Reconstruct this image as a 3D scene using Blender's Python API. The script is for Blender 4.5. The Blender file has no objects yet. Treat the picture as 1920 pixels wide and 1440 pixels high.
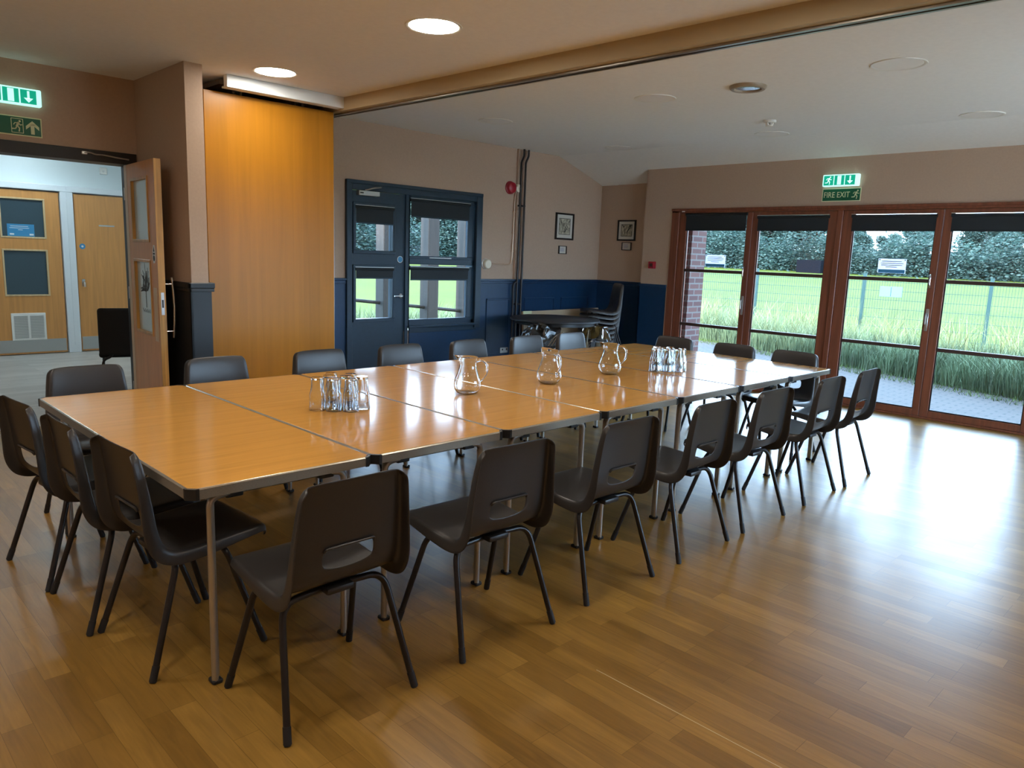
import bpy, bmesh, math, random
from mathutils import Vector, Matrix
S = bpy.context.scene
COL = S.collection
PI = math.pi

# ------------------------------------------------------------------ camera
cd = bpy.data.cameras.new('camera')
cam = bpy.data.objects.new('camera', cd)
COL.objects.link(cam)
_r = Vector((0.71311, -0.70011, 0.03641)); _u = Vector((0.09278, 0.14573, 0.98496)); _f = Vector((0.69489, 0.69901, -0.16888))
cam.matrix_world = Matrix(((_r.x, _u.x, -_f.x, -0.8646), (_r.y, _u.y, -_f.y, -2.2786), (_r.z, _u.z, -_f.z, 1.4674), (0, 0, 0, 1)))
cd.sensor_fit = 'HORIZONTAL'; cd.sensor_width = 36.0; cd.lens = 1401.08 / 1920 * 36
cd.clip_start = 0.05; cd.clip_end = 600
S.camera = cam

# ------------------------------------------------------------------ world, sun, exposure
W = bpy.data.worlds.new('sky'); S.world = W; W.use_nodes = True
wn = W.node_tree; wn.nodes.clear()
wo = wn.nodes.new('ShaderNodeOutputWorld'); wb = wn.nodes.new('ShaderNodeBackground')
wt = wn.nodes.new('ShaderNodeTexCoord'); wsep = wn.nodes.new('ShaderNodeSeparateXYZ'); wr = wn.nodes.new('ShaderNodeValToRGB')
wn.links.new(wt.outputs['Generated'], wsep.inputs[0]); wn.links.new(wsep.outputs['Z'], wr.inputs[0])
wr.color_ramp.elements[0].position = 0.0; wr.color_ramp.elements[0].color = (0.53, 0.76, 1.0, 1)
wr.color_ramp.elements[1].position = 0.55; wr.color_ramp.elements[1].color = (0.42, 0.68, 1.0, 1)
wn.links.new(wr.outputs[0], wb.inputs[0]); wb.inputs[1].default_value = 5.8
wn.links.new(wb.outputs[0], wo.inputs[0])
sd = bpy.data.lights.new('sun', 'SUN'); sd.energy = 7.0; sd.angle = math.radians(12); sd.color = (1.0, 0.95, 0.85)
sun = bpy.data.objects.new('sun', sd); COL.objects.link(sun)
sun.rotation_euler = Vector((-0.75, 0.02, 0.66)).to_track_quat('Z', 'Y').to_euler()
vs = S.view_settings
vs.view_transform = 'Standard'; vs.look = 'None'; vs.exposure = 1.5; vs.gamma = 1.0; vs.use_curve_mapping = False
S.cycles.use_denoising = True
S.cycles.max_bounces = 12; S.cycles.diffuse_bounces = 5; S.cycles.transparent_max_bounces = 24
S.cycles.transmission_bounces = 12; S.cycles.glossy_bounces = 5
S.cycles.sample_clamp_indirect = 8.0
LAMP_STRENGTH = 25.0

# ------------------------------------------------------------------ materials
def mat(name, col, rough=0.5, metal=0.0, spec=0.5, coat=0.0):
    m = bpy.data.materials.new(name); m.use_nodes = True
    b = m.node_tree.nodes['Principled BSDF']
    b.inputs['Base Color'].default_value = (*col, 1); b.inputs['Roughness'].default_value = rough
    b.inputs['Metallic'].default_value = metal; b.inputs['Specular IOR Level'].default_value = spec
    b.inputs['Coat Weight'].default_value = coat
    return m
def nt(m): return m.node_tree, m.node_tree.nodes['Principled BSDF']
def speckle(m, scale=40, amt=0.12, bump=0.0, stretch=(1, 1, 1), detail=4, rot=(0, 0, 0)):
    t, b = nt(m); N = t.nodes; L = t.links
    base = tuple(b.inputs['Base Color'].default_value)[:3]
    tc = N.new('ShaderNodeTexCoord'); mp = N.new('ShaderNodeMapping'); nz = N.new('ShaderNodeTexNoise')
    mp.inputs['Scale'].default_value = stretch; mp.inputs['Rotation'].default_value = rot
    nz.inputs['Scale'].default_value = scale; nz.inputs['Detail'].default_value = detail
    rp = N.new('ShaderNodeValToRGB')
    rp.color_ramp.elements[0].position = 0.3; rp.color_ramp.elements[1].position = 0.7
    rp.color_ramp.elements[0].color = tuple(c * (1 - amt) for c in base) + (1,)
    rp.color_ramp.elements[1].color = tuple(min(1, c * (1 + amt)) for c in base) + (1,)
    L.new(tc.outputs['Object'], mp.inputs[0]); L.new(mp.outputs[0], nz.inputs[0]); L.new(nz.outputs[0], rp.inputs[0]); L.new(rp.outputs[0], b.inputs['Base Color'])
    if bump:
        bp = N.new('ShaderNodeBump'); bp.inputs['Strength'].default_value = bump; bp.inputs['Distance'].default_value = 0.01
        L.new(nz.outputs[0], bp.inputs['Height']); L.new(bp.outputs[0], b.inputs['Normal'])
    return m
def wood(name, col, rough=0.4, grain=(30, 30, 2), amt=0.18, scale=1.0, coat=0.0, spec=0.5, band=0.0):
    """grain = stretch of the noise; the axis with the small number runs along the fibres"""
    m = mat(name, col, rough, coat=coat, spec=spec); t, b = nt(m); N = t.nodes; L = t.links
    tc = N.new('ShaderNodeTexCoord'); mp = N.new('ShaderNodeMapping'); mp.inputs['Scale'].default_value = grain
    n1 = N.new('ShaderNodeTexNoise'); n1.inputs['Scale'].default_value = scale; n1.inputs['Detail'].default_value = 6; n1.inputs['Distortion'].default_value = 0.6
    rp = N.new('ShaderNodeValToRGB'); rp.color_ramp.elements[0].position = 0.32; rp.color_ramp.elements[1].position = 0.7
    rp.color_ramp.elements[0].color = tuple(c * (1 - amt) for c in col) + (1,); rp.color_ramp.elements[1].color = tuple(min(1, c * (1 + amt)) for c in col) + (1,)
    L.new(tc.outputs['Object'], mp.inputs[0]); L.new(mp.outputs[0], n1.inputs[0]); L.new(n1.outputs[0], rp.inputs[0])
    out = rp.outputs[0]
    if band:
        sx_ = N.new('ShaderNodeSeparateXYZ'); sn = N.new('ShaderNodeMath'); sn.operation = 'SNAP'; sn.inputs[1].default_value = 0.163
        n2 = N.new('ShaderNodeTexWhiteNoise'); n2.noise_dimensions = '1D'
        L.new(tc.outputs['Object'], sx_.inputs[0]); L.new(sx_.outputs['X'], sn.inputs[0]); L.new(sn.outputs[0], n2.inputs['W'])
        hs = N.new('ShaderNodeMix'); hs.data_type = 'RGBA'; hs.blend_type = 'MULTIPLY'; hs.inputs[0].default_value = band
        bw = N.new('ShaderNodeRGBToBW'); L.new(n2.outputs['Color'], bw.inputs[0])
        mr = N.new('ShaderNodeMapRange'); mr.inputs['To Min'].default_value = 0.55; mr.inputs['To Max'].default_value = 1.1; L.new(bw.outputs[0], mr.inputs[0])
        cc = N.new('ShaderNodeCombineColor'); [L.new(mr.outputs[0], cc.inputs[i]) for i in range(3)]
        L.new(out, hs.inputs['A']); L.new(cc.outputs[0], hs.inputs['B']); out = hs.outputs['Result']
    L.new(out, b.inputs['Base Color'])
    return m
def planks(name, c1, c2, rough, plank=(0.55, 0.083), along='Y', mortar=0.0009, spec=0.5, coat=0.0, amt=0.16):
    m = mat(name, c1, rough, spec=spec, coat=coat); t, b = nt(m); N = t.nodes; L = t.links
    tc = N.new('ShaderNodeTexCoord'); mp = N.new('ShaderNodeMapping')
    if along == 'Y': mp.inputs['Rotation'].default_value = (0, 0, PI / 2)
    br = N.new('ShaderNodeTexBrick'); br.inputs['Scale'].default_value = 1.0
    br.inputs['Brick Width'].default_value = plank[0]; br.inputs['Row Height'].default_value = plank[1]
    br.inputs['Mortar Size'].default_value = mortar; br.inputs['Mortar Smooth'].default_value = 0.2; br.inputs['Bias'].default_value = 0.0
    br.offset = 0.37; br.offset_frequency = 3; br.squash = 0.8; br.squash_frequency = 4
    br.inputs['Color1'].default_value = (*c1, 1); br.inputs['Color2'].default_value = (*c2, 1)
    br.inputs['Mortar'].default_value = tuple(c * 0.72 for c in c2) + (1,)
    mp2 = N.new('ShaderNodeMapping'); mp2.inputs['Scale'].default_value = (26, 2.2, 1) if along == 'Y' else (2.2, 26, 1)
    nz = N.new('ShaderNodeTexNoise'); nz.inputs['Scale'].default_value = 1.6; nz.inputs['Detail'].default_value = 8; nz.inputs['Distortion'].default_value = 1.2
    mr = N.new('ShaderNodeMapRange'); mr.inputs['From Min'].default_value = 0.3; mr.inputs['From Max'].default_value = 0.7
    mr.inputs['To Min'].default_value = 1 - amt; mr.inputs['To Max'].default_value = 1 + amt
    hs = N.new('ShaderNodeMix'); hs.data_type = 'RGBA'; hs.blend_type = 'MULTIPLY'; hs.inputs[0].default_value = 1.0; hs.clamp_result = False
    cc = N.new('ShaderNodeCombineColor')
    L.new(tc.outputs['Object'], mp.inputs[0]); L.new(mp.outputs[0], br.inputs[0]); L.new(tc.outputs['Object'], mp2.inputs[0]); L.new(mp2.outputs[0], nz.inputs[0])
    L.new(nz.outputs[0], mr.inputs[0]); [L.new(mr.outputs[0], cc.inputs[i]) for i in range(3)]
    L.new(br.outputs['Color'], hs.inputs['A']); L.new(cc.outputs[0], hs.inputs['B']); L.new(hs.outputs['Result'], b.inputs['Base Color'])
    # worn sheen and a faint emboss
    n3 = N.new('ShaderNodeTexNoise'); n3.inputs['Scale'].default_value = 3.0; n3.inputs['Detail'].default_value = 5
    m3 = N.new('ShaderNodeMapRange'); m3.inputs['To Min'].default_value = rough - 0.06; m3.inputs['To Max'].default_value = rough + 0.08
    L.new(tc.outputs['Object'], n3.inputs[0]); L.new(n3.outputs[0], m3.inputs[0]); L.new(m3.outputs[0], b.inputs['Roughness'])
    bp = N.new('ShaderNodeBump'); bp.inputs['Strength'].default_value = 0.06; bp.inputs['Distance'].default_value = 0.004
    L.new(nz.outputs[0], bp.inputs['Height']); L.new(bp.outputs[0], b.inputs['Normal'])
    return m
def emis(name, col, s, base=None):
    m = mat(name, base or col, 0.5); t, b = nt(m)
    b.inputs['Emission Color'].default_value = (*col, 1); b.inputs['Emission Strength'].default_value = s
    return m
def pane_mat(name, tint=(1, 1, 1), gloss=0.07, rough=0.02):
    """thin sheet of glass: clear straight through, fresnel mirror on top"""
    m = bpy.data.materials.new(name); m.use_nodes = True; t = m.node_tree; N = t.nodes; L = t.links; N.clear()
    o = N.new('ShaderNodeOutputMaterial'); tr = N.new('ShaderNodeBsdfTransparent'); gl = N.new('ShaderNodeBsdfGlossy'); mx = N.new('ShaderNodeMixShader'); fr = N.new('ShaderNodeFresnel')
    tr.inputs[0].default_value = (*tint, 1); gl.inputs['Roughness'].default_value = rough; fr.inputs[0].default_value = 1.0 + gloss * 5
    L.new(fr.outputs[0], mx.inputs[0]); L.new(tr.outputs[0], mx.inputs[1]); L.new(gl.outputs[0], mx.inputs[2]); L.new(mx.outputs[0], o.inputs[0])
    return m
def glass_mat(name, ior=1.48, col=(0.97, 0.99, 1.0)):
    m = mat(name, col, 0.0); t, b = nt(m)
    b.inputs['Transmission Weight'].default_value = 1.0; b.inputs['IOR'].default_value = ior
    return m

M = {}
M['paint'] = speckle(mat('taupe_wall_paint', (0.50, 0.37, 0.28), 0.75, spec=0.25), 60, 0.03, 0.03)
M['ceil'] = speckle(mat('ceiling_paint', (0.85, 0.85, 0.84), 0.85, spec=0.2), 30, 0.02, 0.02)
M['navy'] = speckle(mat('navy_gloss_paint', (0.008, 0.038, 0.100), 0.36, spec=0.45), 25, 0.08, 0.02)
M['slate'] = speckle(mat('slate_grey_gloss_paint', (0.016, 0.039, 0.068), 0.36, spec=0.45), 25, 0.08, 0.02)
M['black_paint'] = mat('dark_brown_black_paint', (0.018, 0.015, 0.013), 0.45)
M['floor'] = planks('oak_effect_vinyl', (0.31, 0.168, 0.034), (0.20, 0.102, 0.018), 0.31, spec=0.48)
M['lobbyfloor'] = planks('grey_oak_vinyl', (0.50, 0.48, 0.45), (0.39, 0.37, 0.345), 0.38, plank=(1.2, 0.12), along='X', spec=0.5)
M['tabletop'] = wood('beech_laminate', (0.58, 0.29, 0.068), 0.125, (1.2, 26, 10), 0.09, 1.3, spec=0.36)
M['tableedge'] = speckle(mat('grey_brown_aluminium_edging', (0.24, 0.21, 0.17), 0.42, 0.35), 6, 0.18, stretch=(20, 20, 300))
M['rim'] = mat('bright_aluminium_rim', (0.55, 0.50, 0.42), 0.25, 0.8)
M['cap'] = mat('black_corner_cap', (0.012, 0.012, 0.012), 0.4)
M['alu'] = mat('dull_aluminium_tube', (0.52, 0.49, 0.44), 0.32, 0.85)
M['blackplastic'] = mat('black_plastic', (0.015, 0.015, 0.016), 0.4)
M['shell'] = speckle(mat('charcoal_polypropylene', (0.034, 0.031, 0.030), 0.33, spec=0.5), 500, 0.15, 0.03)
M['tube'] = mat('black_painted_steel_tube', (0.018, 0.016, 0.017), 0.28, 0.2)
M['foot'] = mat('worn_rubber_foot', (0.01, 0.01, 0.012), 0.6)
M['chrome'] = mat('chrome', (0.75, 0.75, 0.75), 0.16, 1.0)
M['steel'] = mat('satin_steel', (0.55, 0.55, 0.54), 0.35, 0.9)
M['maple'] = wood('amber_veneer', (0.44, 0.182, 0.011), 0.33, (22, 22, 1.0), 0.07, 1.0, band=0.30, spec=0.3)
M['oakdoor'] = wood('oak_veneer_door', (0.62, 0.29, 0.09), 0.42, (30, 30, 1.6), 0.10, 1.0)
M['doorlip'] = wood('pale_lipping', (0.62, 0.46, 0.26), 0.45, (30, 30, 1.6), 0.10, 1.0)
M['edgewood'] = wood('amber_door_edge', (0.55, 0.30, 0.08), 0.4, (40, 40, 2), 0.3, 1.0)
M['hardwood'] = wood('red_brown_hardwood', (0.20, 0.062, 0.032), 0.36, (30, 30, 1.6), 0.22, 1.0, spec=0.45)
M['bar'] = mat('dark_glazing_bar', (0.05, 0.025, 0.02), 0.5)
M['blind'] = mat('black_blind_fabric', (0.010, 0.016, 0.022), 0.7)
M['pane'] = pane_mat('window_glass')
M['frost_refl'] = mat('frosted_reflection_glass', (0.62, 0.76, 0.80), 0.22, spec=0.7)  # pale blue base colour stands in for lobby light reflected in the pane
M['frost_refl'].node_tree.nodes['Principled BSDF'].inputs['Transmission Weight'].default_value = 0.12
M['darkglass'] = mat('dark_room_glass', (0.04, 0.07, 0.09), 0.08, spec=0.8)
M['glass'] = glass_mat('clear_glass')
M['white'] = mat('white_plastic', (0.80, 0.79, 0.75), 0.4)
M['whitepaint'] = mat('white_gloss_paint', (0.74, 0.79, 0.83), 0.35)
M['lobbywall'] = mat('pale_blue_white_wall', (0.72, 0.80, 0.82), 0.7)
M['beam'] = mat('cream_boxing_paint', (0.44, 0.35, 0.21), 0.6)
M['track'] = mat('aluminium_track', (0.35, 0.32, 0.28), 0.3, 0.9)
M['lamp'] = emis('lit_warm_diffuser', (1.0, 0.93, 0.82), LAMP_STRENGTH)
M['off'] = mat('unlit_diffuser', (0.88, 0.87, 0.85), 0.5)
M['lobbylamp'] = emis('lit_cool_diffuser', (0.74, 0.92, 1.0), 24.0)
M['green'] = mat('sign_green', (0.004, 0.13, 0.065), 0.35)
M['photolum'] = mat('sign_cream', (0.75, 0.80, 0.52), 0.45)
M['litgreen'] = emis('backlit_green', (0.0, 0.42, 0.26), 0.28, (0.0, 0.3, 0.2))
M['litwhite'] = emis('backlit_white', (0.50, 1.0, 0.90), 0.36, (0.7, 0.8, 0.8))
M['red'] = mat('red_plastic', (0.36, 0.012, 0.03), 0.35)
M['reddark'] = mat('dark_red_recess', (0.08, 0.02, 0.02), 0.4)
M['cream'] = mat('cream_plastic', (0.76, 0.72, 0.60), 0.45)
M['copper'] = mat('painted_conduit', (0.62, 0.45, 0.33), 0.35, 0.3)
M['pipe'] = mat('dark_painted_pipe', (0.014, 0.013, 0.016), 0.35)
M['blue'] = mat('blue_sign', (0.05, 0.26, 0.50), 0.4)
M['paper'] = mat('white_paper', (0.72, 0.70, 0.76), 0.6)
_t, _b = nt(M['paper']); _N = _t.nodes; _tl = _N.new('ShaderNodeBsdfTranslucent'); _tl.inputs[0].default_value = (0.80, 0.80, 0.88, 1); _mx = _N.new('ShaderNodeMixShader'); _mx.inputs[0].default_value = 0.75
_t.links.new(_b.outputs[0], _mx.inputs[1]); _t.links.new(_tl.outputs[0], _mx.inputs[2]); _t.links.new(_mx.outputs[0], _N['Material Output'].inputs[0])
M['ink'] = mat('grey_ink', (0.28, 0.26, 0.42), 0.6)
M['darkink'] = mat('dark_ink', (0.03, 0.03, 0.03), 0.6)
M['matboard'] = mat('ivory_mount', (0.62, 0.60, 0.54), 0.7)
M['sketch'] = speckle(mat('pencil_sketch_paper', (0.40, 0.37, 0.28), 0.7), 35, 0.55, detail=8)
M['frame'] = mat('black_picture_frame', (0.012, 0.011, 0.012), 0.3)
M['fabric'] = speckle(mat('charcoal_upholstery', (0.022, 0.020, 0.019), 0.9, spec=0.2), 300, 0.2, 0.1)
M['charcoal'] = mat('charcoal_tabletop', (0.022, 0.023, 0.026), 0.5)
M['board'] = wood('cream_board', (0.50, 0.40, 0.27), 0.55, (2, 30, 30), 0.06, 1.0)
M['bag'] = mat('black_bin_liner', (0.022, 0.020, 0.018), 0.25, spec=0.7)
M['polythene'] = pane_mat('crumpled_polythene', (0.85, 0.88, 0.92), 0.25, 0.12)
M['greybox'] = mat('pale_grey_plastic', (0.45, 0.44, 0.43), 0.5)
M['brasscord'] = mat('brown_strap', (0.16, 0.10, 0.05), 0.5)
M['brick'] = mat('red_brick', (0.33, 0.13, 0.09), 0.85)
def _brick(m, c1, c2, mo, w, h, ms, swap):
    t, b = nt(m); N = t.nodes; L = t.links
    tc = N.new('ShaderNodeTexCoord'); br = N.new('ShaderNodeTexBrick'); br.inputs['Scale'].default_value = 1
    br.inputs['Brick Width'].default_value = w; br.inputs['Row Height'].default_value = h; br.inputs['Mortar Size'].default_value = ms
    br.inputs['Color1'].default_value = (*c1, 1); br.inputs['Color2'].default_value = (*c2, 1); br.inputs['Mortar'].default_value = (*mo, 1)
    sp = N.new('ShaderNodeSeparateXYZ'); cb = N.new('ShaderNodeCombineXYZ'); L.new(tc.outputs['Object'], sp.inputs[0])
    if swap:
        ad = N.new('ShaderNodeMath'); ad.operation = 'ADD'; L.new(sp.outputs['X'], ad.inputs[0]); L.new(sp.outputs['Y'], ad.inputs[1])
        L.new(ad.outputs[0], cb.inputs['X']); L.new(sp.outputs['Z'], cb.inputs['Y'])
    else:
        L.new(sp.outputs['X'], cb.inputs['Y']); L.new(sp.outputs['Y'], cb.inputs['X'])
    L.new(cb.outputs[0], br.inputs[0]); L.new(br.outputs['Color'], b.inputs['Base Color'])
_brick(M['brick'], (0.12, 0.045, 0.035), (0.08, 0.03, 0.027), (0.13, 0.11, 0.10), 0.225, 0.075, 0.010, True)
M['paver'] = mat('block_paving', (0.11, 0.10, 0.10), 0.8); _brick(M['paver'], (0.044, 0.030, 0.024), (0.031, 0.023, 0.019), (0.005, 0.0045, 0.004), 0.20, 0.10, 0.014, False)
M['field'] = speckle(mat('mown_grass', (0.040, 0.056, 0.006), 0.9, spec=0.1), 0.25, 0.16, detail=6)
M['blade'] = speckle(mat('long_grass_blade', (0.095, 0.135, 0.070), 0.7, spec=0.3), 3.0, 0.35)
M['blade2'] = speckle(mat('lawn_edge_grass', (0.060, 0.10, 0.015), 0.7, spec=0.3), 6.0, 0.3)
M['leaf'] = speckle(mat('haze_tinted_leaf', (0.042, 0.076, 0.068), 0.7, spec=0.3), 0.35, 0.45)  # bluish, lightened tone puts the distance haze into the leaf colour
_t, _b = nt(M['leaf']); _N = _t.nodes; _tl = _N.new('ShaderNodeBsdfTranslucent'); _tl.inputs[0].default_value = (0.055, 0.10, 0.080, 1); _mx = _N.new('ShaderNodeMixShader'); _mx.inputs[0].default_value = 0.4
_t.links.new(_b.outputs[0], _mx.inputs[1]); _t.links.new(_tl.outputs[0], _mx.inputs[2]); _t.links.new(_mx.outputs[0], _N['Material Output'].inputs[0])
M['reed'] = speckle(mat('pale_reed_blade', (0.15, 0.17, 0.075), 0.7, spec=0.3), 3.0, 0.3)
M['bark'] = speckle(mat('tree_bark', (0.05, 0.045, 0.04), 0.9), 2, 0.3)
M['fence'] = mat('green_powder_coat', (0.004, 0.032, 0.034), 0.45)
M['post'] = wood('weathered_timber_post', (0.034, 0.025, 0.020), 0.7, (20, 20, 1.2), 0.2, 1.0)
M['shed'] = mat('dark_shed_cladding', (0.002, 0.003, 0.006), 0.9, spec=0.1)

# ------------------------------------------------------------------ mesh helpers
def NB(): return bmesh.new()
def box(bm, x0, x1, y0, y1, z0, z1, bev=0.0, seg=2, mi=0):
    mx = Matrix.Translation(((x0 + x1) / 2, (y0 + y1) / 2, (z0 + z1) / 2)) @ Matrix.Diagonal((abs(x1 - x0), abs(y1 - y0), abs(z1 - z0), 1))
    r = bmesh.ops.create_cube(bm, size=1, matrix=mx)
    vs_ = r['verts']
    if bev > 0:
        es = list({e for v in vs_ for e in v.link_edges})
        r2 = bmesh.ops.bevel(bm, geom=es, offset=bev, segments=seg, affect='EDGES', profile=0.5)
    elif mi:
        for f in {f for v in vs_ for f in v.link_faces}: f.material_index = mi
    return bm
def cyl(bm, p0, p1, r, n=16, r2=None, cap=True):
    p0 = Vector(p0); p1 = Vector(p1); d = p1 - p0
    q = d.to_track_quat('Z', 'Y').to_matrix().to_4x4()
    bmesh.ops.create_cone(bm, cap_ends=cap, segments=n, radius1=r, radius2=r if r2 is None else r2, depth=d.length, matrix=Matrix.Translation((p0 + p1) / 2) @ q)
    return bm
def lathe(bm, prof, n=32, c=(0, 0, 0), axis='Z', closed=False):
    """prof: (r, h) pairs; axis Z, X or Y"""
    rings = []
    for r, h in prof:
        if r < 1e-6:
            pts = [(0, 0, h)]
        else:
            pts = [(r * math.cos(2 * PI * k / n), r * math.sin(2 * PI * k / n), h) for k in range(n)]
        vv = []
        for x, y, z in pts:
            if axis == 'X': x, y, z = z, x, y
            elif axis == 'Y': x, y, z = y, z, x
            vv.append(bm.verts.new((x + c[0], y + c[1], z + c[2])))
        rings.append(vv)
    prs = list(zip(rings[:-1], rings[1:]))
    if closed: prs.append((rings[-1], rings[0]))
    for a, b in prs:
        if len(a) == 1 and len(b) == 1: continue
        for k in range(n):
            k2 = (k + 1) % n
            if len(a) == 1: bm.faces.new((a[0], b[k2], b[k]))
            elif len(b) == 1: bm.faces.new((a[k], a[k2], b[0]))
            else: bm.faces.new((a[k], a[k2], b[k2], b[k]))
    return bm
def smooth_path(pts, rad, n=5):
    """round the corners of a polyline"""
    pts = [Vector(p) for p in pts]; out = [pts[0]]
    for i in range(1, len(pts) - 1):
        a, b, c = pts[i - 1], pts[i], pts[i + 1]
        r1 = min(rad, (a - b).length * 0.49, (c - b).length * 0.49)
        s = b + (a - b).normalized() * r1; e = b + (c - b).normalized() * r1
        for k in range(n + 1):
            t = k / n
            out.append((1 - t) ** 2 * s + 2 * t * (1 - t) * b + t * t * e)
    out.append(pts[-1])
    return out
def tube(bm, pts, r, n=10, cap=True):
    pts = [Vector(p) for p in pts]; rings = []; prev = None
    for i, p in enumerate(pts):
        d = (pts[min(i + 1, len(pts) - 1)] - pts[max(i - 1, 0)]).normalized()
        if prev is None:
            u = d.orthogonal().normalized()
        else:
            u = (prev - d * prev.dot(d)).normalized()
        prev = u; w = d.cross(u)
        rr = r[i] if isinstance(r, (list, tuple)) else r
        rings.append([bm.verts.new(p + (u * math.cos(2 * PI * k / n) + w * math.sin(2 * PI * k / n)) * rr) for k in range(n)])
    for a, b in zip(rings[:-1], rings[1:]):
        for k in range(n):
            bm.faces.new((a[k], a[(k + 1) % n], b[(k + 1) % n], b[k]))
    if cap:
        bm.faces.new(rings[0][::-1]); bm.faces.new(rings[-1])
    return bm
def prism(bm, pts, lo, hi, plane='XY'):
    """extrude a 2-D outline between lo and hi along the remaining axis"""
    def P(a, b, c):
        return {'XY': (a, b, c), 'XZ': (a, c, b), 'YZ': (c, a, b)}[plane]
    A = [bm.verts.new(P(a, b, lo)) for a, b in pts]; B = [bm.verts.new(P(a, b, hi)) for a, b in pts]
    bm.faces.new(A); bm.faces.new(B[::-1]); n = len(pts)
    for k in range(n): bm.faces.new((A[k], B[k], B[(k + 1) % n], A[(k + 1) % n]))
    return bm
def stroke(bm, pts, w, lo, hi, plane):
    """thick flat line (for pictograms and drawings)"""
    for (a, b) in zip(pts[:-1], pts[1:]):
        d = Vector((b[0] - a[0], b[1] - a[1]));
        if d.length < 1e-6: continue
        n = Vector((-d.y, d.x)).normalized() * w / 2; e = d.normalized() * w * 0.25
        prism(bm, [(a[0] + n.x - e.x, a[1] + n.y - e.y), (a[0] - n.x - e.x, a[1] - n.y - e.y), (b[0] - n.x + e.x, b[1] - n.y + e.y), (b[0] + n.x + e.x, b[1] + n.y + e.y)], lo, hi, plane)
def disc2(bm, c, r, lo, hi, plane, n=18):
    prism(bm, [(c[0] + r * math.cos(2 * PI * k / n), c[1] + r * math.sin(2 * PI * k / n)) for k in range(n)], lo, hi, plane)
def obj(name, bm, m, parent=None, smooth=False, loc=None):
    bmesh.ops.recalc_face_normals(bm, faces=bm.faces)
    me = bpy.data.meshes.new(name); bm.to_mesh(me); bm.free()
    for mm in (m if isinstance(m, (list, tuple)) else [m]): me.materials.append(mm)
    if smooth:
        me.polygons.foreach_set('use_smooth', [True] * len(me.polygons))
        try: me.set_sharp_from_angle(angle=math.radians(38))
        except Exception: pass
    o = bpy.data.objects.new(name, me); COL.objects.link(o)
    if parent is not None: o.parent = parent
    if loc: o.location = loc
    return o
def tag(o, label, cat, group=None, kind=None):
    if label: o['label'] = label
    if cat: o['category'] = cat
    if group: o['group'] = group
    if kind: o['kind'] = kind
    return o
def thing(name, label, cat, loc=(0, 0, 0), rz=0.0, group=None):
    o = bpy.data.objects.new(name, None); COL.objects.link(o); o.location = loc; o.rotation_euler = (0, 0, rz)
    o.empty_display_size = 0.1
    return tag(o, label, cat, group)
def struct(name, bm, m, label=None, cat=None, smooth=False):
    return tag(obj(name, bm, m, None, smooth), label, cat, kind='structure')
def struct_root(name, loc, label=None, cat=None, rz=0.0):
    o = thing(name, label, cat, loc, rz); o['kind'] = 'structure'; return o
def dup(root, loc, rz=None, label=None, group=None, name=None):
    r = root.copy(); COL.objects.link(r); r.location = loc
    if rz is not None: r.rotation_euler = (0, 0, rz)
    if label: r['label'] = label
    if group: r['group'] = group
    for ch in list(root.children):
        c = ch.copy(); COL.objects.link(c); c.parent = r
        for g in list(ch.children):
            d = g.copy(); COL.objects.link(d); d.parent = c
    return r
def text_bm(s, size, plane, lo, hi, origin, flip=False, xs=1.0):
    """lettering as an extruded mesh; (a,b) axes of the plane, origin = left end of the baseline; flip mirrors the run direction"""
    cu = bpy.data.curves.new('t', 'FONT'); cu.body = s; cu.size = size; cu.resolution_u = 2
    o = bpy.data.objects.new('t', cu); COL.objects.link(o); bpy.context.view_layer.update()
    me = bpy.data.meshes.new_from_object(o.evaluated_get(bpy.context.evaluated_depsgraph_get()))
    bpy.data.objects.remove(o); bpy.data.curves.remove(cu)
    bm = NB(); bm.from_mesh(me); bpy.data.meshes.remove(me)
    r = bmesh.ops.extrude_face_region(bm, geom=list(bm.faces))
    for g in r['geom']:
        if isinstance(g, bmesh.types.BMVert): g.co.z = 1.0
    for v in bm.verts:
        a = origin[0] + (-1 if flip else 1) * v.co.x * xs; b = origin[1] + v.co.y; c = lo + (hi - lo) * v.co.z
        v.co = {'XZ': (a, c, b), 'YZ': (c, a, b)}[plane]
    return bm

# ------------------------------------------------------------------ the room shell
ZC = 2.755          # ceiling height
YN = 4.46           # face of the wall with the blue door (and the lobby opening)
XE = 7.28           # face of the glazed wall
ZD = 1.17           # top of the dado
LOB = 8.78          # lobby far wall
def wallbox(name, x0, x1, y0, y1, z0, z1, m): 
    return struct(name, box(NB(), x0, x1, y0, y1, z0, z1), m)
struct('floor', box(NB(), -3.2, 7.45, -3.8, 4.44, -0.12, 0.0), M['floor'])
struct('floor_lobby', box(NB(), -3.2, 3.2, 4.44, 9.1, -0.12, 0.0), M['lobbyfloor'])
struct('trim_1', box(NB(), -0.9, 1.385, 4.415, 4.455, 0.0, 0.006, 0.002), M['steel'])
b = NB(); box(b, -3.2, 3.4, -3.8, -3.6, 0, 2.96); box(b, 6.9, 7.5, -3.8, -3.6, 0, 2.96); box(b, 3.4, 6.9, -3.8, -3.6, 2.1, 2.96); box(b, 3.4, 6.9, -3.8, -3.6, 0, 0.35)
struct('wall_south', b, M['paint'])
ws = struct_root('window_unseen_fill', (3.4, -3.7, 0))  # assumed window out of view, added to let in cool fill daylight
b = NB()
for q in ((0, 3.5, 0.35, 0.42), (0, 3.5, 2.03, 2.1), (0, 0.07, 0.42, 2.03), (3.43, 3.5, 0.42, 2.03), (1.715, 1.785, 0.42, 2.03)): box(b, q[0], q[1], -0.04, 0.04, q[2], q[3], 0.003, 1)
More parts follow.
